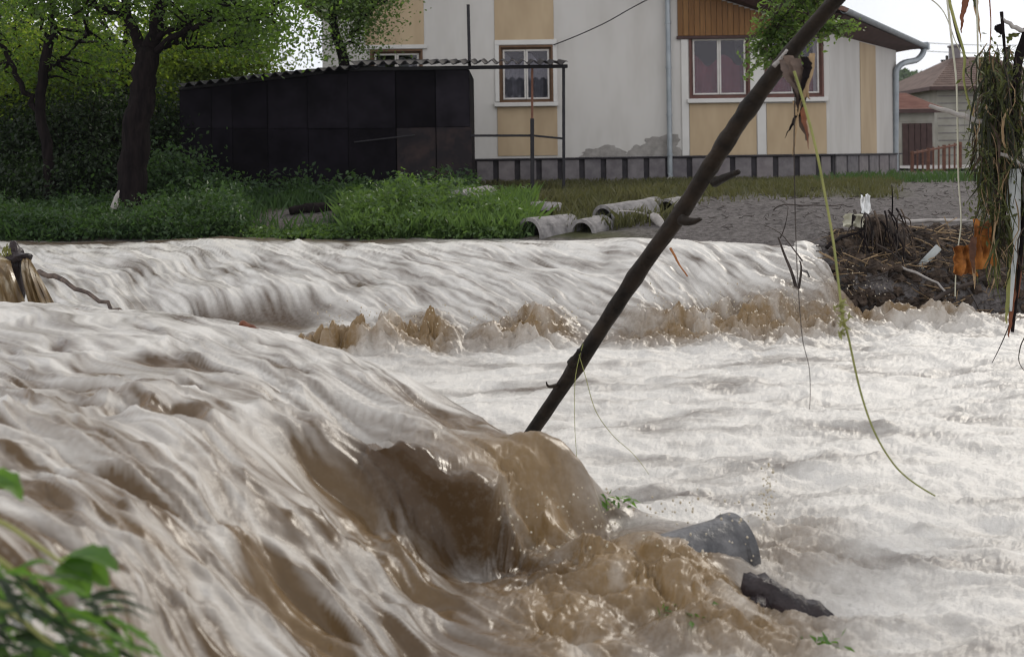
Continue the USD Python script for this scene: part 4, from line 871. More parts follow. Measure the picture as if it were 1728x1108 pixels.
blades(scat(2500, 860, 1140, 15.2, 18.5, lambda px, d, x, y: np.clip(.3 + 1.6 * pf(x * 1.6, y * 1.2, 2, 26), 0, 1)), .2, .011, 'grass_dry', 'pipe_grass', 'patchy tufts of grass between the concrete pieces')
blades(scat(1500, 1380, 1650, 21, 27, lambda px, d, x, y: .5), .18, .012, 'weed_leaf_dark', 'corner_grass', 'sparse tufts of grass at the right hand corner of the house')
# debris on the mud
dm = []
for i in range(420):
    px = rg.uniform(1080, 1760); d = rg.uniform(14.6, 21); x = (px - 864) / F * d
    if d < bank_y(x) + .2: continue
    z = float(ground(x, d)); L = rg.uniform(.03, .16); a = rg.uniform(0, math.pi)
    q = np.array([x, d, z + .015]); dv = np.array([math.cos(a) * L, math.sin(a) * L, rg.uniform(-.02, .05)])
    dm.append(tube(np.array([q - dv / 2, q + rg.normal(size=3) * .01, q + dv / 2]), [.004, .005, .003], 4, caps=False))
single('mud_litter', cat_(*dm), '/World/Looks/twig', 'fine twigs and litter strewn over the grey mud', 'litter', kind='stuff')

# ------------------------------------------------------------------ debris bank on the right
def chunk(c, r, seed, squash=(1, 1, .8), sub=3, amp=.3):
    m = trimesh.creation.icosphere(subdivisions=sub); v = np.array(m.vertices); rg2 = np.random.default_rng(seed); o = rg2.uniform(0, 50, 3)
    n = pf(v[:, 0] * 1.5 + o[0], v[:, 1] * 1.5 + v[:, 2] * 1.3 + o[1], 4, seed)
    return np.asarray(c) + v * (1 + amp * n)[:, None] * r * np.array(squash), np.array(m.faces)
cl = []
for i in range(900):
    px = rg.uniform(1405, 1790); x0 = (px - 864) / F * 13.9; y = bank_y(x0) + rg.uniform(-.12, 1.2) ** 1.0
    x = (px - 864) / F * y; cl.append(chunk([x, y, float(ground(x, y))], rg.uniform(.02, .085), 200 + i, sub=1, amp=.9))
single('soil_clods', cat_(*cl), '/World/Looks/crumbly_soil', 'dark crumbling clods covering the washed out bank on the right', 'soil', kind='stuff')
sm = Thing('root_stump', 'dark torn up stump with hanging roots at the tip of the right bank', 'stump', P(1475, 440, 13.9))
sm.part('root_ball', cat_(chunk(P(1478, 395, 14.0), .22, 11, (1.1, .8, 1.0)), chunk(P(1448, 425, 13.9), .16, 12, (1, .8, 1)), chunk(P(1510, 420, 14.0), .2, 13, (1, .8, 1))), '/World/Looks/crumbly_soil', smooth=True)
for i in range(46):
    a = P(rg.uniform(1440, 1525), rg.uniform(352, 400), 13.75 + rg.uniform(-.1, .1)); b = a + np.array([rg.normal() * .09, -rg.uniform(.02, .14), -rg.uniform(.2, .62)])
    m_ = (a + b) / 2 + np.array([rg.normal() * .05, -.05, .05])
    sm.part('root', tube(smoothpath([a, m_, b], 7), np.linspace(rg.uniform(.008, .022), .004, 7), 5), '/World/Looks/' + rg.choice(['bark_dark', 'twig', 'crumbly_soil']))
sm.part('upright_twig', tube(smoothpath([P(1505, 365, 13.9), P(1506, 340, 13.9), P(1505, 312, 13.9)], 5), [.012, .01, .009, .007, .004], 5), '/World/Looks/bark_dark')
def crumple(c, sx_, sz_, seed, n=14, dpt=.05):
    g = np.linspace(-1, 1, n); A, B = np.meshgrid(g, g); o = seed * 3.7
    nx_ = A * sx_ * (1 + .35 * pf(A * 1.2 + o, B * 1.2, 2, seed)); nz_ = B * sz_ * (1 + .35 * pf(A * 1.3 + o, B * 1.3 + 9, 2, seed + 1)); ny_ = dpt * 2 * pf(A * 1.5 + o, B * .8 + 4, 2, seed + 2)
    return gridmesh(c[0] + nx_, c[1] + ny_, c[2] + nz_)
single('plastic_bag', crumple(P(1461, 345, 13.7), .055, .11, 3), '/World/Looks/white_plastic', 'white scrap of plastic bag on top of the torn up stump', 'plastic bag', smooth=True)
single('plastic_bag', crumple(P(1440, 372, 13.7), .12, .075, 8), '/World/Looks/vine_pale', 'pale yellowish rag draped over the left side of the stump', 'rag', smooth=True)
single('torn_board', obox(P(1562, 440, 13.75), np.array([.72, .1, .68]), np.array([-.1, 1, 0]), np.array([-.68, 0, .72]), .46, .03, .085, .008), '/World/Looks/grey_plastic', 'flat grey board sticking out of the dark bank', 'board')
def stick(label, pts, r0, r1, matn, n=12, name='branch', cat='branch', k=7, jit=None, group=None):
    L_ = sum(np.linalg.norm(np.subtract(pts[i + 1], pts[i])) for i in range(len(pts) - 1)); jit = jit if jit is not None else .008 * L_
    p = smoothpath(pts, n); rg2 = np.random.default_rng(int(abs(pts[0][0] * 977)) % 9999); p[1:-1] += rg2.normal(size=(n - 2, 3)) * jit
    return single(name, tube(p, np.linspace(r0, r1, n), k, rough=.1), '/World/Looks/' + matn, label, cat, group, smooth=True)
stick('long bare branch slanting from the foam up to the hanging debris', [P(1560, 516, 13.2), P(1620, 485, 13.1), P(1680, 462, 13.0), P(1760, 440, 13.0)], .028, .012, 'twig')
stick('thin pale branch lying down the dark bank towards the foam', [P(1488, 440, 13.6), P(1530, 455, 13.5), P(1575, 475, 13.3), P(1602, 498, 13.2)], .018, .012, 'pale_wood')
stick('fine pale twig crossing the middle of the dark bank', [P(1480, 412, 13.6), P(1510, 430, 13.5), P(1530, 448, 13.5)], .010, .006, 'twig')
stick('short grey branch along the top edge of the dark bank', [P(1515, 376, 14.6), P(1560, 373, 14.7), P(1640, 372, 14.8)], .03, .02, 'pale_wood')
bt = []
for i in range(1000):
    px, py = rg.uniform(1400, 1760), rg.uniform(372, 500); x0 = (px - 864) / F * 13.8; y = bank_y(x0) + rg.uniform(-.15, .9); x = (px - 864) / F * y
    q = np.array([x, y, float(ground(x, y)) + rg.uniform(0, .06)]); dv = rg.normal(size=3) * np.array([.14, .07, .07]); r0 = rg.uniform(.003, .010)
    bt.append(tube(smoothpath([q - dv, q + rg.normal(size=3) * .02, q + dv], 5), np.linspace(r0, r0 * .4, 5), 5, caps=False))
k = len(bt) * 2 // 3
single('bank_brushwood', cat_(*bt[:k]), '/World/Looks/twig', 'tangle of fine dark twigs washed into the dark bank on the right', 'brushwood', kind='stuff')
single('bank_straw', cat_(*bt[k:]), '/World/Looks/dead_reed', 'scattered straw coloured reeds washed into the dark bank', 'straw', kind='stuff')
# forked twig standing in the water
tw_ = Thing('forked_twig', 'bare forked twig standing in the water right of the leaning pole', 'twig', P(1345, 500, 12.9))
tw_.part('stem', tube(smoothpath([P(1347, 500, 12.8), P(1338, 465, 12.8), P(1322, 425, 12.9), P(1313, 400, 12.9)], 10), np.linspace(.022, .008, 10), 7), '/World/Looks/twig')
tw_.part('fork', tube(smoothpath([P(1346, 495, 12.8), P(1352, 455, 12.8), P(1349, 440, 12.8)], 7), np.linspace(.016, .006, 7), 6), '/World/Looks/twig')
tw_.part('fork', tube(smoothpath([P(1354, 440, 12.8), P(1335, 415, 12.9), P(1318, 395, 12.9), P(1290, 380, 13.0)], 8), np.linspace(.009, .004, 8), 5), '/World/Looks/twig')
tw_.part('fork', tube(smoothpath([P(1316, 402, 12.9), P(1325, 380, 12.9), P(1330, 350, 12.9)], 6), np.linspace(.008, .003, 6), 5), '/World/Looks/twig')
stick('thin arched twig over the mud behind the forked twig', [P(1305, 355, 15), P(1330, 345, 15), P(1400, 346, 15), P(1440, 348, 15)], .010, .005, 'twig')
stick('crooked dark branch trailing from the stump into the fast water', [P(1395, 418, 13.2), P(1420, 400, 13.4), P(1440, 396, 13.6), P(1462, 385, 13.7)], .022, .012, 'bark_dark')
stick('thin orange twig poking out of the foam under the leaning pole', [P(1131, 418, 12.6), P(1143, 440, 12.6), P(1160, 466, 12.5)], .014, .008, 'orange_wood')

# ------------------------------------------------------------------ the leaning pole
pole = Thing('leaning_trunk', 'long dark bare trunk leaning out of the flood across the picture', 'tree trunk', P(840, 815, 7.25))
cen = [(840, 815, 7.25), (905, 718, 7.05), (985, 600, 6.85), (1080, 455, 6.6), (1150, 358, 6.4), (1215, 255, 6.2), (1265, 180, 6.05), (1335, 88, 5.9), (1410, 0, 5.72), (1500, -105, 5.5), (1600, -220, 5.3)]
pc = smoothpath([P(*c) for c in cen], 60); tpar = np.linspace(0, 1, 60)
pr = np.interp(tpar, [0, .1, .25, .38, .5, .62, .75, 1], [.040, .040, .043, .046, .046, .043, .038, .037])
pr = pr + np.random.default_rng(4).normal(size=60) * .0014
for kx in (.19, .285, .52, .60): pr = pr + .006 * np.exp(-((tpar - kx) / .012) ** 2)
pole.part('trunk', tube(pc, pr, 20, rough=.05, seed=9), '/World/Looks/pole_bark', smooth=True)
def stub(pts, r0, r1, nm='stub', m='pole_bark', **k): pole.part(nm, tube(smoothpath(pts, 8), np.linspace(r0, r1, 8), 9, rough=.08), '/World/Looks/' + m, smooth=True, **k)
stub([P(1205, 308, 6.2), P(1225, 299, 6.1), P(1246, 290, 6.0)], .026, .014); stub([P(1150, 370, 6.3), P(1165, 374, 6.25), P(1183, 369, 6.2)], .032, .010)
stub([P(965, 612, 6.85), P(975, 600, 6.78), P(978, 590, 6.75)], .03, .015); stub([P(940, 650, 6.9), P(927, 652, 6.85), P(922, 644, 6.83)], .014, .004)
pole.part('torn_bark', crumple(P(1325, 104, 5.84), .02, .04, 21, 12, .02), '/World/Looks/pole_bark', smooth=True)
stick('pale peeled strip of bark along the upper edge of the leaning trunk', [P(1305, 112, 5.84), P(1318, 98, 5.84), P(1328, 84, 5.82)], .012, .007, 'pale_wood', name='bark_strip', cat='bark')
# rag and dead reeds hanging on it
rag = Thing('hanging_rag', 'brown wet rag and dead reeds hanging from the leaning trunk', 'flood debris', P(1340, 100, 5.75))
def hang(th, pts, w, matn, name, fold=.4, label=None):
    p = smoothpath(pts, 16); w_ = np.interp(np.linspace(0, 1, 16), [0, .3, 1], [w * .8, w, w * .15]); rg2 = np.random.default_rng(int(abs(pts[0][0] * 3331 + w * 1e5)) % 9999)
    sd_ = np.stack([np.cos(np.linspace(0, rg2.uniform(-1.2, 1.2), 16)), np.sin(np.linspace(0, rg2.uniform(-1, 1), 16)), np.zeros(16)], 1)
    p = p + rg2.normal(size=p.shape) * w * .12
    th.part(name, ribbon(p, w_, sd_, fold), '/World/Looks/' + matn, smooth=True, label=label)
hang(rag, [P(1332, 92, 5.72), P(1345, 130, 5.70), P(1352, 170, 5.70), P(1358, 215, 5.72), P(1362, 238, 5.72)], .032, 'wet_rag', 'rag')
hang(rag, [P(1345, 100, 5.70), P(1352, 130, 5.68), P(1358, 160, 5.68), P(1352, 185, 5.70)], .032, 'wet_rag', 'rag')
hang(rag, [P(1322, 100, 5.76), P(1330, 125, 5.70), P(1344, 150, 5.68), P(1350, 175, 5.7)], .024, 'wet_rag', 'rag')
hang(rag, [P(1358, 165, 5.7), P(1346, 195, 5.7), P(1334, 215, 5.7), P(1325, 233, 5.7)], .016, 'bark_dark', 'reed')
hang(rag, [P(1352, 165, 5.7), P(1358, 200, 5.7), P(1362, 225, 5.7), P(1366, 252, 5.7)], .016, 'brown_reed', 'reed')
hang(rag, [P(1366, 95, 5.68), P(1362, 130, 5.68), P(1358, 160, 5.68), P(1348, 190, 5.7), P(1342, 248, 5.7)], .014, 'dead_reed', 'reed')
hang(rag, [P(1372, 90, 5.68), P(1368, 120, 5.68), P(1362, 150, 5.68), P(1366, 170, 5.7)], .018, 'dead_reed', 'reed')
hang(rag, [P(1357, 95, 5.66), P(1362, 115, 5.66), P(1355, 140, 5.66), P(1350, 170, 5.66)], .022, 'bark_dark', 'reed')
hang(rag, [P(1340, 170, 5.7), P(1344, 205, 5.7), P(1340, 240, 5.7), P(1337, 262, 5.7)], .008, 'dead_reed', 'reed')
# locust twig with leaves behind and beside the trunk
def leafy(name, label, cat, axes, matn, r, lsize, per, seed, leaf, droop=.12):
    rg2 = np.random.default_rng(seed); th = Thing(name, label, cat, axes[0][0]); C = []; T = []
    for ax in axes:
        p = smoothpath(ax, 14); T.append(tube(p, np.linspace(r, r * .4, 14), 6))
        for i in range(2, 14):
            for s in (-1, 1):
                o = p[i]; d = np.array([s * rg2.uniform(.04, .14), rg2.normal() * .06, rg2.uniform(-1.4, .1) * droop]); rach = smoothpath([o, o + d * .55 + [0, 0, .02], o + d], 6)
                T.append(tube(rach, .0018, 4, caps=False))
                for q in rach[1:]: C.append(q + rg2.normal(size=(per, 3)) * .016)
    th.part('twig', cat_(*T), '/World/Looks/' + matn, kind='stuff'); th.part('foliage', leaves(np.vstack(C), lsize, rg2, up=.5, aspect=.5), '/World/Looks/' + leaf, kind='stuff')
leafy('leafy_branch', 'fresh green leafy branch hanging behind the upper part of the leaning trunk', 'branch',
      [[P(1400, -60, 6.2), P(1370, -10, 6.25), P(1335, 25, 6.3), P(1310, 60, 6.3)], [P(1350, -40, 6.2), P(1318, 10, 6.25), P(1298, 55, 6.3), P(1290, 105, 6.3)], [P(1335, 15, 6.3), P(1312, 45, 6.3), P(1300, 80, 6.3), P(1303, 100, 6.3)],
       [P(1420, -60, 6.1), P(1395, -25, 6.2), P(1360, -8, 6.2), P(1318, -5, 6.2)], [P(1400, -20, 6.2), P(1370, 15, 6.25), P(1345, 50, 6.3), P(1325, 78, 6.3)]], 'twig', .007, .034, 4, 51, 'leaf_locust', .10)
leafy('leafy_sprig', 'small bright green sprig showing right of the leaning trunk', 'branch', [[P(1378, 55, 6.1), P(1390, 48, 6.1), P(1400, 45, 6.1), P(1412, 47, 6.1)]], 'twig', .005, .030, 4, 52, 'leaf_locust', .04)

# ------------------------------------------------------------------ vines over the water
def vine(label, pts, r, matn, n=40, name='hanging_vine', cat='vine', r1=None):
    p = smoothpath(pts, n); return single(name, tube(p, np.linspace(r, r1 or r * .5, n), 6), '/World/Looks/' + matn, label, cat, smooth=True)
vine('long yellow green vine curving down over the foam to its lowest point', [P(1340, 120, 5.6), P(1364, 200, 5.6), P(1385, 290, 5.6), P(1408, 420, 5.55), P(1420, 520, 5.5), P(1432, 570, 5.5), P(1447, 640, 5.5), P(1472, 720, 5.45), P(1510, 785, 5.4), P(1578, 836, 5.4)], .007, 'vine_green', 60, r1=.004)
vl = [leaves(P(1421, 512 + 7 * i, 5.49) + np.random.default_rng(i).normal(size=(5, 3)) * .012, .05, np.random.default_rng(i + 5), aspect=.3) for i in range(8)]
single('vine_leaf', cat_(*vl), '/World/Looks/vine_green', 'narrow yellowish leaves on the middle of the long vine', 'leaves', kind='stuff')
vine('thin dark vine dangling over the middle of the foam', [P(1343, 130, 5.7), P(1340, 260, 5.7), P(1343, 400, 5.7), P(1348, 500, 5.7), P(1354, 570, 5.7), P(1366, 625, 5.65), P(1366, 690, 5.6)], .003, 'twig', 50)
vine('fine pale tendril hanging straight down from the lower trunk', [P(984, 580, 6.75), P(970, 650, 6.7), P(970, 720, 6.6), P(976, 795, 6.5)], .0025, 'vine_green', 30)
vine('fine tendril curling from the lower trunk towards the right', [P(976, 594, 6.75), P(988, 635, 6.7), P(1004, 690, 6.6), P(1035, 735, 6.5), P(1068, 765, 6.4), P(1095, 800, 6.3)], .0025, 'vine_green', 40)

# ------------------------------------------------------------------ debris hanging at the right edge
DD = 7.2
cb = Thing('debris_curtain', 'thick curtain of green flood debris hanging at the edge of the picture', 'flood debris', P(1700, 560, DD))
rg = np.random.default_rng(61)
S = []; S2 = []; S3 = []; S4 = []
for i in range(1050):
    px = 1654 + abs(rg.normal()) * 42 * (1 if i % 3 else 2.2) + 8 * math.sin(i * .7); py = rg.uniform(70, 300) if i % 2 else rg.uniform(100, 420); d = DD + rg.normal() * .10
    if px < 1668 and py > 300: px += 25
    L = rg.uniform(.10, .42); a = P(px, py, d); b = a + np.array([rg.normal() * .06, rg.normal() * .04, -L]); m_ = (a + b) / 2 + np.array([rg.normal() * .03, rg.normal() * .03, .02])
    w = rg.uniform(.002, .0085); p = smoothpath([a, m_, b], 6); an = rg.uniform(0, 3.14)
    t_ = ribbon(p, np.array([.5, 1, 1, .9, .6, .15]) * w, [math.cos(an), math.sin(an), 0], .3)
    [S, S2, S3, S3, S4, S, S3][i % 7].append(t_)
cb.part('hanging_weed', cat_(*S), '/World/Looks/hanging_green', kind='stuff'); cb.part('dead_strands', cat_(*S2), '/World/Looks/dead_reed', kind='stuff'); cb.part('dark_weed', cat_(*S3), '/World/Looks/hanging_dark', kind='stuff'); cb.part('muddy_strands', cat_(*S4), '/World/Looks/crumbly_soil', kind='stuff')
C = np.vstack([P(1655 + abs(rg.normal()) * 40, rg.uniform(90, 380), DD + rg.normal() * .1) + rg.normal(size=(6, 3)) * .05 for i in range(260)])
cb.part('leaf_tufts', leaves(C, .04, rg, aspect=.4), '/World/Looks/hanging_green', kind='stuff')
for i, (pts, r) in enumerate([([P(1740, 40, DD), P(1715, 130, DD), P(1712, 260, DD), P(1722, 420, DD)], .03), ([P(1700, 80, DD + .1), P(1690, 180, DD + .1), P(1680, 300, DD + .1)], .018), ([P(1750, 100, DD), P(1735, 250, DD), P(1722, 430, DD - .05), P(1708, 560, DD - .05)], .02)]):
    cb.part('stem', tube(smoothpath(pts, 16), np.linspace(r, r * .5, 16), 7, rough=.15), '/World/Looks/bark_dark', smooth=True)
for pts, w in [([P(1710, 430, DD - .05), P(1706, 470, DD - .06), P(1700, 520, DD - .06), P(1697, 548, DD - .06)], .022), ([P(1722, 420, DD - .05), P(1716, 490, DD - .06), P(1706, 540, DD - .06), P(1702, 570, DD - .06)], .02)]:
    hang(cb, pts, w, 'vine_green' if w > .021 else 'brown_reed', 'reed')
single('plastic_strip', ribbon(smoothpath([P(1716, 285, DD - .12), P(1712, 340, DD - .13), P(1716, 400, DD - .12), P(1710, 460, DD - .12), P(1706, 525, DD - .1)], 14), np.interp(np.arange(14), [0, 3, 7, 13], [.035, .045, .02, .008]), [1, .1, 0], .2), '/World/Looks/grey_plastic', 'long grey white plastic sheet strip hanging down the debris curtain', 'plastic strip', smooth=True)
oc = Thing('orange_cloth', 'torn orange cloth snagged on the hanging debris above the foam', 'cloth', P(1645, 420, DD - .05))
oc.part('cloth', crumple(P(1626, 440, DD - .05), .068, .085, 31, 22, .05), '/World/Looks/orange_cloth', smooth=True); oc.part('cloth', crumple(P(1660, 412, DD - .06), .066, .14, 34, 22, .05), '/World/Looks/orange_cloth', smooth=True)
hang(oc, [P(1645, 400, DD - .16), P(1641, 430, DD - .17), P(1644, 460, DD - .17)], .022, 'dark_cloth', 'fold'); hang(oc, [P(1642, 440, DD - .08), P(1645, 470, DD - .08), P(1644, 488, DD - .08)], .012, 'dead_reed', 'tassel')
stick('pale grey splintered stick jutting from the debris curtain towards the fence', [P(1568, 178, DD - .1), P(1600, 188, DD - .1), P(1640, 202, DD - .08), P(1672, 214, DD)], .011, .02, 'pale_wood', name='splintered_stick')
stick('short pale stick poking out low in the debris curtain', [P(1688, 258, DD - .15), P(1710, 270, DD - .12), P(1745, 292, DD)], .010, .016, 'pale_wood', name='splintered_stick')
stick('pale stick leaning in at the upper corner above the brown roof', [P(1690, 30, DD), P(1712, 45, DD), P(1760, 62, DD)], .008, .02, 'pale_wood', name='splintered_stick')
for i, (lab, pts, r, mm) in enumerate([
    ('whitish willow stem hanging from the top edge down to the mud', [P(1592, -60, DD), P(1605, 60, DD), P(1615, 160, DD), P(1617, 290, DD), P(1622, 370, DD), P(1614, 440, DD), P(1612, 500, DD)], .007, 'vine_pale'),
    ('pale straight stem hanging just left of the debris curtain', [P(1645, -60, DD), P(1650, 80, DD), P(1650, 200, DD), P(1652, 300, DD)], .006, 'vine_pale'),
    ('yellowish bent stem crossing the sky above the splintered stick', [P(1590, -40, DD), P(1612, 40, DD), P(1628, 100, DD), P(1626, 130, DD), P(1640, 190, DD), P(1655, 215, DD)], .010, 'vine_green'),
    ('thin dark stem forking against the sky over the far roof', [P(1600, -30, DD), P(1608, 30, DD), P(1622, 80, DD), P(1634, 100, DD)], .006, 'twig'),
    ('curved pale twig at the top edge left of the willow stem', [P(1572, 0, DD), P(1592, 20, DD), P(1605, 50, DD), P(1612, 70, DD), P(1630, 100, DD)], .004, 'vine_pale'),
    ('dark knotted stem hanging before the brown roofed house', [P(1690, 20, DD), P(1695, 80, DD), P(1698, 120, DD), P(1702, 170, DD)], .010, 'bark_dark'),
    ('thin reddish stem hanging before the chimney', [P(1668, -20, DD), P(1672, 40, DD), P(1670, 90, DD), P(1668, 130, DD)], .004, 'brown_reed'),
    ('thin bent stem dangling from the debris into the foam', [P(1706, 540, DD), P(1692, 575, DD), P(1674, 612, DD)], .004, 'twig'),
    ('short curled stem above the foam at the picture edge', [P(1735, 560, DD), P(1722, 585, DD), P(1719, 605, DD), P(1728, 625, DD)], .004, 'twig')]):
    vine(lab, pts, r, mm, 30, 'hanging_withe', 'stem')
dr = Thing('dead_leaf_clump', 'dark withered leaves dangling against the sky at the top edge', 'dead leaves', P(1628, 0, DD))
for k, (pts, w) in enumerate([([P(1632, -20, DD), P(1630, 5, DD), P(1624, 30, DD), P(1622, 55, DD)], .022), ([P(1646, -20, DD), P(1648, 10, DD), P(1652, 40, DD), P(1655, 72, DD)], .016), ([P(1640, -20, DD), P(1645, 0, DD), P(1650, 25, DD)], .018)]): hang(dr, pts, w, ['brown_reed', 'dead_reed', 'hanging_green'][k], 'leaf')
hang(dr, [P(1690, 40, DD), P(1686, 50, DD), P(1692, 60, DD)], .03, 'bark_dark', 'leaf'); hang(dr, [P(1716, 55, DD), P(1706, 62, DD), P(1700, 72, DD)], .03, 'hanging_green', 'leaf')

# ------------------------------------------------------------------ things in the near water
rkd = 8.6
rk = Thing('snag', 'dark jagged stone and broken wood splitting the water at the edge of the weir', 'rock', P(30, 500, rkd))
rk.part('stone', cat_(chunk(P(27, 465, rkd + .02), .12, 91, (.6, .8, 1.9), amp=.4), chunk(P(30, 434, rkd - .02), .075, 92, (1.3, .9, .5), amp=.5), chunk(P(22, 426, rkd), .03, 93, amp=.6)), '/World/Looks/wet_stone', smooth=True)
def sheet(tp, bt, bulge, n=16):
    tp = smoothpath([P(*q) for q in tp], n); bt = smoothpath([P(*q) for q in bt], n); rows = []
    for t in np.linspace(0, 1, 14):
        q = tp * (1 - t) + bt * t; q = q + np.array([0, -1, 0]) * bulge * math.sin(math.pi * min(t * 1.0, 1)) + np.array([0, 0, 1]) * bulge * .8 * math.sin(math.pi * t)
        q[:, 1] += .02 * np.sin(np.arange(n) * 1.7 + t * 2) ; rows.append(q)
    v = np.array(rows); return gridmesh(v[..., 0], v[..., 1], v[..., 2])
usdkit.material(stage, '/World/Looks/amber_water', {'g': ('geometry', {}), 'mp': ('mapping', {'scale': (14, 14, 2.0)}), 'n': ('noise_texture', {'scale': 1.0, 'detail': 4}), 'r': ('rgb_ramp', {'ramp': [(.35, (.055, .034, .015)), (.52, (.12, .078, .034)), (.72, (.34, .29, .215))]}), 'b': ('bump', {'strength': .5, 'distance': .02}), 'p': ('principled_bsdf', {'roughness': .25, 'ior': 1.333})},
    [('g.position', 'mp.vector'), ('mp.vector', 'n.vector'), ('n.fac', 'r.fac'), ('r.color', 'p.base_color'), ('n.fac', 'b.height'), ('b.normal', 'p.normal')], surface='p.BSDF')
single('falling_water', sheet([(38, 432, rkd), (46, 434, rkd - .03), (54, 444, rkd)], [(48, 520, rkd - .25), (72, 524, rkd - .25), (98, 526, rkd - .1)], .08), '/World/Looks/amber_water', kind='structure', smooth=True)
single('falling_water', sheet([(-60, 424, rkd), (-10, 428, rkd - .05), (18, 438, rkd - .05)], [(-60, 516, rkd - .35), (10, 518, rkd - .35), (46, 520, rkd - .3)], .10), '/World/Looks/amber_water', kind='structure', smooth=True)
sp = Thing('grass_tuft', 'yellow green grass tuft on top of the dark stone at the weir', 'grass tuft', P(12, 425, rkd)); rg = np.random.default_rng(70)
for i in range(14):
    a = P(rg.uniform(0, 22), rg.uniform(425, 440), rkd - .05); b = a + np.array([rg.normal() * .05, -.03, rg.uniform(.02, .10)]); sp.part('blade', ribbon(smoothpath([a, (a + b) / 2 + [0, 0, .02], b], 5), np.array([.4, 1, 1, .7, .1]) * .006, [1, 0, 0], .2), '/World/Looks/vine_green')
def drift(label, pts, r0, r1, matn='bark_dark', name='drift_stick'): stick(label, pts, r0, r1, matn, n=16, name=name, cat='driftwood')
drift('long thin branch lying in the water above the smooth tongue', [P(66, 458, 13.2), P(110, 476, 12.7), P(160, 500, 12.2), P(215, 532, 11.6)], .030, .016, 'wet_rag')
drift('brown lump of wood at the lip of the near water', [P(118, 527, 6.9), P(140, 530, 6.85), P(168, 531, 6.85)], .03, .02, 'brown_reed')
drift('small broken stick caught on the lip of the near water', [P(408, 545, 6.65), P(425, 553, 6.6), P(444, 562, 6.5)], .02, .012, 'brown_reed')
cp = Thing('sunken_pipe', 'grey concrete pipe end showing through the brown boil', 'concrete pipe', P(1180, 920, 5.0))
def ringpipe(a, b, r, th, n=40, rows=8):
    a, b = np.array(a), np.array(b); d = (b - a) / np.linalg.norm(b - a); s = np.cross(d, [0, 0, 1.0]); s /= np.linalg.norm(s); up = np.cross(s, d); al = np.arange(n) / n * 2 * math.pi; v = []; f = []
    prof_ = [(0, r)] + [(t, r) for t in np.linspace(.1, .93, rows)] + [(.95, r * 1.07), (1, r * 1.07), (1, r - th), (0, r - th)]
    for t, q in prof_: v += [a + (b - a) * t + (s * math.cos(x) + up * math.sin(x)) * q for x in al]
    m = len(prof_)
    for i in range(m):
        for j in range(n): k = (j + 1) % n; i2 = (i + 1) % m; f += [[i * n + j, i * n + k, i2 * n + k], [i * n + j, i2 * n + k, i2 * n + j]]
    return np.array(v), np.array(f)
cp.part('pipe', ringpipe(P(980, 1005, 4.95), P(1246, 925, 5.30), .150, .03), '/World/Looks/wet_concrete', smooth=30)
wl = Thing('sodden_log', 'black sodden lump of wood where the boil meets the white foam', 'log', P(1330, 1010, 4.75))
lp2 = smoothpath([P(1250, 990, 4.86), P(1300, 1008, 4.82), P(1350, 1038, 4.75), P(1412, 1062, 4.72)], 16)
wl.part('log', tube(lp2, np.interp(np.arange(16), [0, 3, 9, 13, 15], [.055, .075, .075, .07, .035]), 12, rough=.22, seed=8), '/World/Looks/wet_stone', smooth=True)
wl.part('stub', tube(np.array([lp2[3], lp2[3] + [-.03, -.12, -.03], lp2[3] + [-.09, -.18, -.05]]), [.05, .04, .02], 8, rough=.2), '/World/Looks/wet_stone')
for lab, px, py, d in (('small green leaves caught under the sodden log', 1390, 1088, 4.5), ('scrap of dark green weed in the middle of the boil', 1150, 1035, 4.45), ('wisp of green weed on the boil edge beside the brown hump', 1040, 845, 5.62)):
    q = P(px, py, d); c = q + np.random.default_rng(int(px)).normal(size=(26, 3)) * np.array([.05, .04, .015])
    single('weed_scrap', leaves(c, .05, np.random.default_rng(int(px) + 1), up=.8, aspect=.4), '/World/Looks/near_leaf', lab, 'weed', kind='stuff')

# ------------------------------------------------------------------ weeds in the near corner
rg = np.random.default_rng(90)
npl = Thing('corner_weed', 'out of focus green nettle stems reaching in at the lower corner', 'weed', P(-30, 1150, 2.3))
def stemp(pts, r, m='vine_green'): npl.part('stem', tube(smoothpath(pts, 14), np.linspace(r, r * .6, 14), 7), '/World/Looks/' + m, smooth=True)
stemp([P(-60, 860, 2.35), P(0, 880, 2.35), P(60, 918, 2.34), P(105, 950, 2.33)], .006); stemp([P(-60, 905, 2.3), P(20, 960, 2.3), P(70, 1020, 2.28), P(120, 1060, 2.25), P(200, 1075, 2.25)], .006)
stemp([P(-60, 980, 2.25), P(30, 1040, 2.22), P(90, 1090, 2.2), P(150, 1150, 2.2)], .006); stemp([P(-40, 1010, 2.3), P(60, 1030, 2.3), P(150, 1045, 2.3), P(250, 1068, 2.35)], .004)
def bigleaf(tip, base, w, seed, droop=.02, m='near_leaf'):
    tip, base = np.array(tip), np.array(base); n = 9; p = smoothpath([base, (tip + base) / 2 + [0, 0, droop], tip], n); ww = np.sin(np.linspace(.12, math.pi, n)) ** .8 * w; ww[1:-1] *= 1 + .12 * np.array([(-1) ** i for i in range(n - 2)]); ww[-1] = .001
    rg2 = np.random.default_rng(seed); d = tip - base; sd_ = np.cross(d, rg2.normal(size=3) * .5 + [0, -.6, 1.0]); sd_ /= np.linalg.norm(sd_); npl.part('leaf', ribbon(p, ww, sd_, .35), '/World/Looks/' + m, smooth=False)
bigleaf(P(200, 965, 2.28), P(104, 945, 2.33), .030, 1); bigleaf(P(150, 1012, 2.28), P(104, 950, 2.33), .034, 2); bigleaf(P(185, 990, 2.30), P(106, 952, 2.33), .03, 3, m='near_leaf')
bigleaf(P(38, 845, 2.4), P(-20, 815, 2.4), .026, 4); bigleaf(P(30, 818, 2.4), P(-30, 830, 2.42), .022, 5)
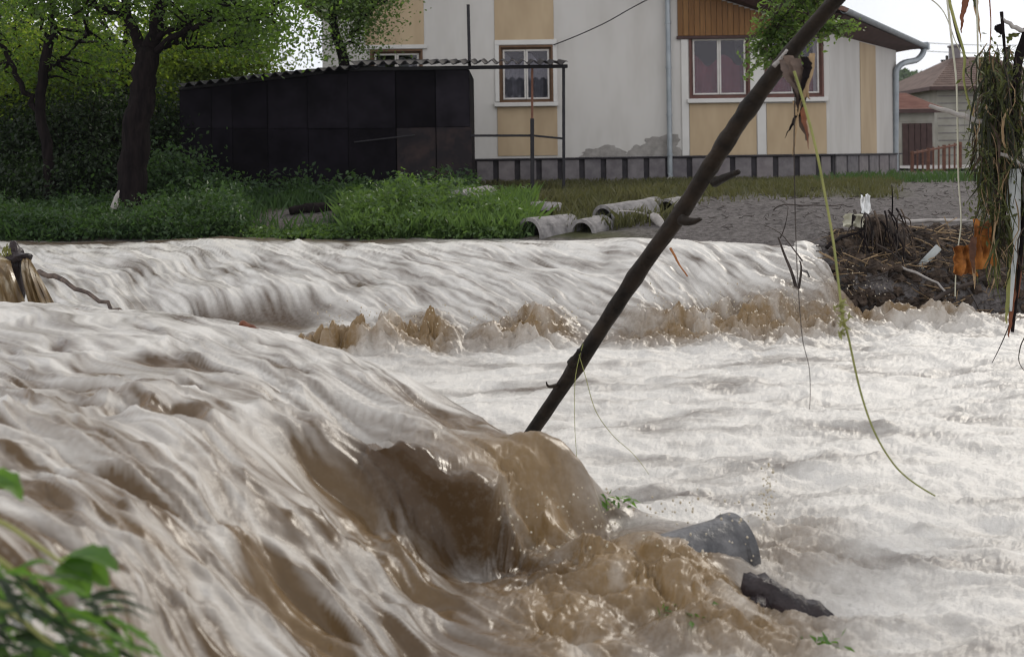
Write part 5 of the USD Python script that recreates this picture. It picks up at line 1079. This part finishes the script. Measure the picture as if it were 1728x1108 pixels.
for i in range(190):
    px, py = rg.uniform(-60, 190), rg.uniform(950, 1130)
    if py < 960 + px * .45 - 10: continue
    a = P(px, py, rg.uniform(2.15, 2.4)); L = rg.uniform(.06, .17); b = a + np.array([L * rg.uniform(.4, 1), rg.normal() * .04, -L * rg.uniform(.1, .6)]); bigleaf(b, a, rg.uniform(.002, .0075) * (1 if i % 6 else 1.8), 100 + i, .012, rg.choice(['near_leaf', 'near_leaf', 'weed_leaf_dark', 'leaf_dark']))
pe = chunk(P(38, 1045, 2.32), .016, 77, (1.2, 1, .9), sub=3)
single('white_pebble', pe, '/World/Looks/white_plastic', 'blurred white scrap among the weeds of the lower corner', 'litter', smooth=True)

# ------------------------------------------------------------------ spray
rg = np.random.default_rng(95); D = []
ico = trimesh.creation.icosphere(subdivisions=1); iv, if_ = np.array(ico.vertices), np.array(ico.faces)
def spray(n, fpx, fpy, fd, smin, smax):
    for i in range(n):
        px, py, d = fpx(), fpy(), fd(); D.append((P(px, py, d) + iv * rg.uniform(smin, smax) * np.array([1, 1, rg.uniform(.8, 1.6)]), if_))
spray(70, lambda: 1295 + rg.normal() * 6, lambda: rg.uniform(780, 880), lambda: 5.6 + rg.normal() * .05, .002, .006)
spray(150, lambda: rg.uniform(520, 760), lambda: 555 - abs(rg.normal()) * 22, lambda: 11.6 + rg.normal() * .2, .002, .0075)
spray(110, lambda: rg.uniform(790, 980), lambda: 545 - abs(rg.normal()) * 16, lambda: 12.0 + rg.normal() * .2, .002, .007)
spray(170, lambda: rg.uniform(1070, 1350), lambda: 530 - abs(rg.normal()) * 22, lambda: 12.3 + rg.normal() * .2, .002, .0075)
spray(60, lambda: rg.uniform(1380, 1500), lambda: 500 - abs(rg.normal()) * 25, lambda: 12.9 + rg.normal() * .2, .002, .007)
spray(220, lambda: rg.uniform(840, 1300), lambda: rg.uniform(840, 960) - abs(rg.normal()) * 12, lambda: 5.1 + rg.normal() * .2, .002, .006)
mat('silty_drop', (0.34, 0.28, 0.19), (0.50, 0.45, 0.36), scale=6, rough=.25)
single('spray', cat_(*D), '/World/Looks/silty_drop', 'muddy drops thrown up along the breaking water', 'spray', kind='stuff', smooth=True)

# ------------------------------------------------------------------ the damp air
usdkit.material(stage, '/World/Looks/haze_air', {'v': ('principled_volume', {'color': (.92, .95, 1.0), 'density': 0.00015, 'anisotropy': .3})}, volume='v.volume')
single('haze', box(-1200, 1200, -60, 1800, -4, 45), '/World/Looks/haze_air', kind='stuff')
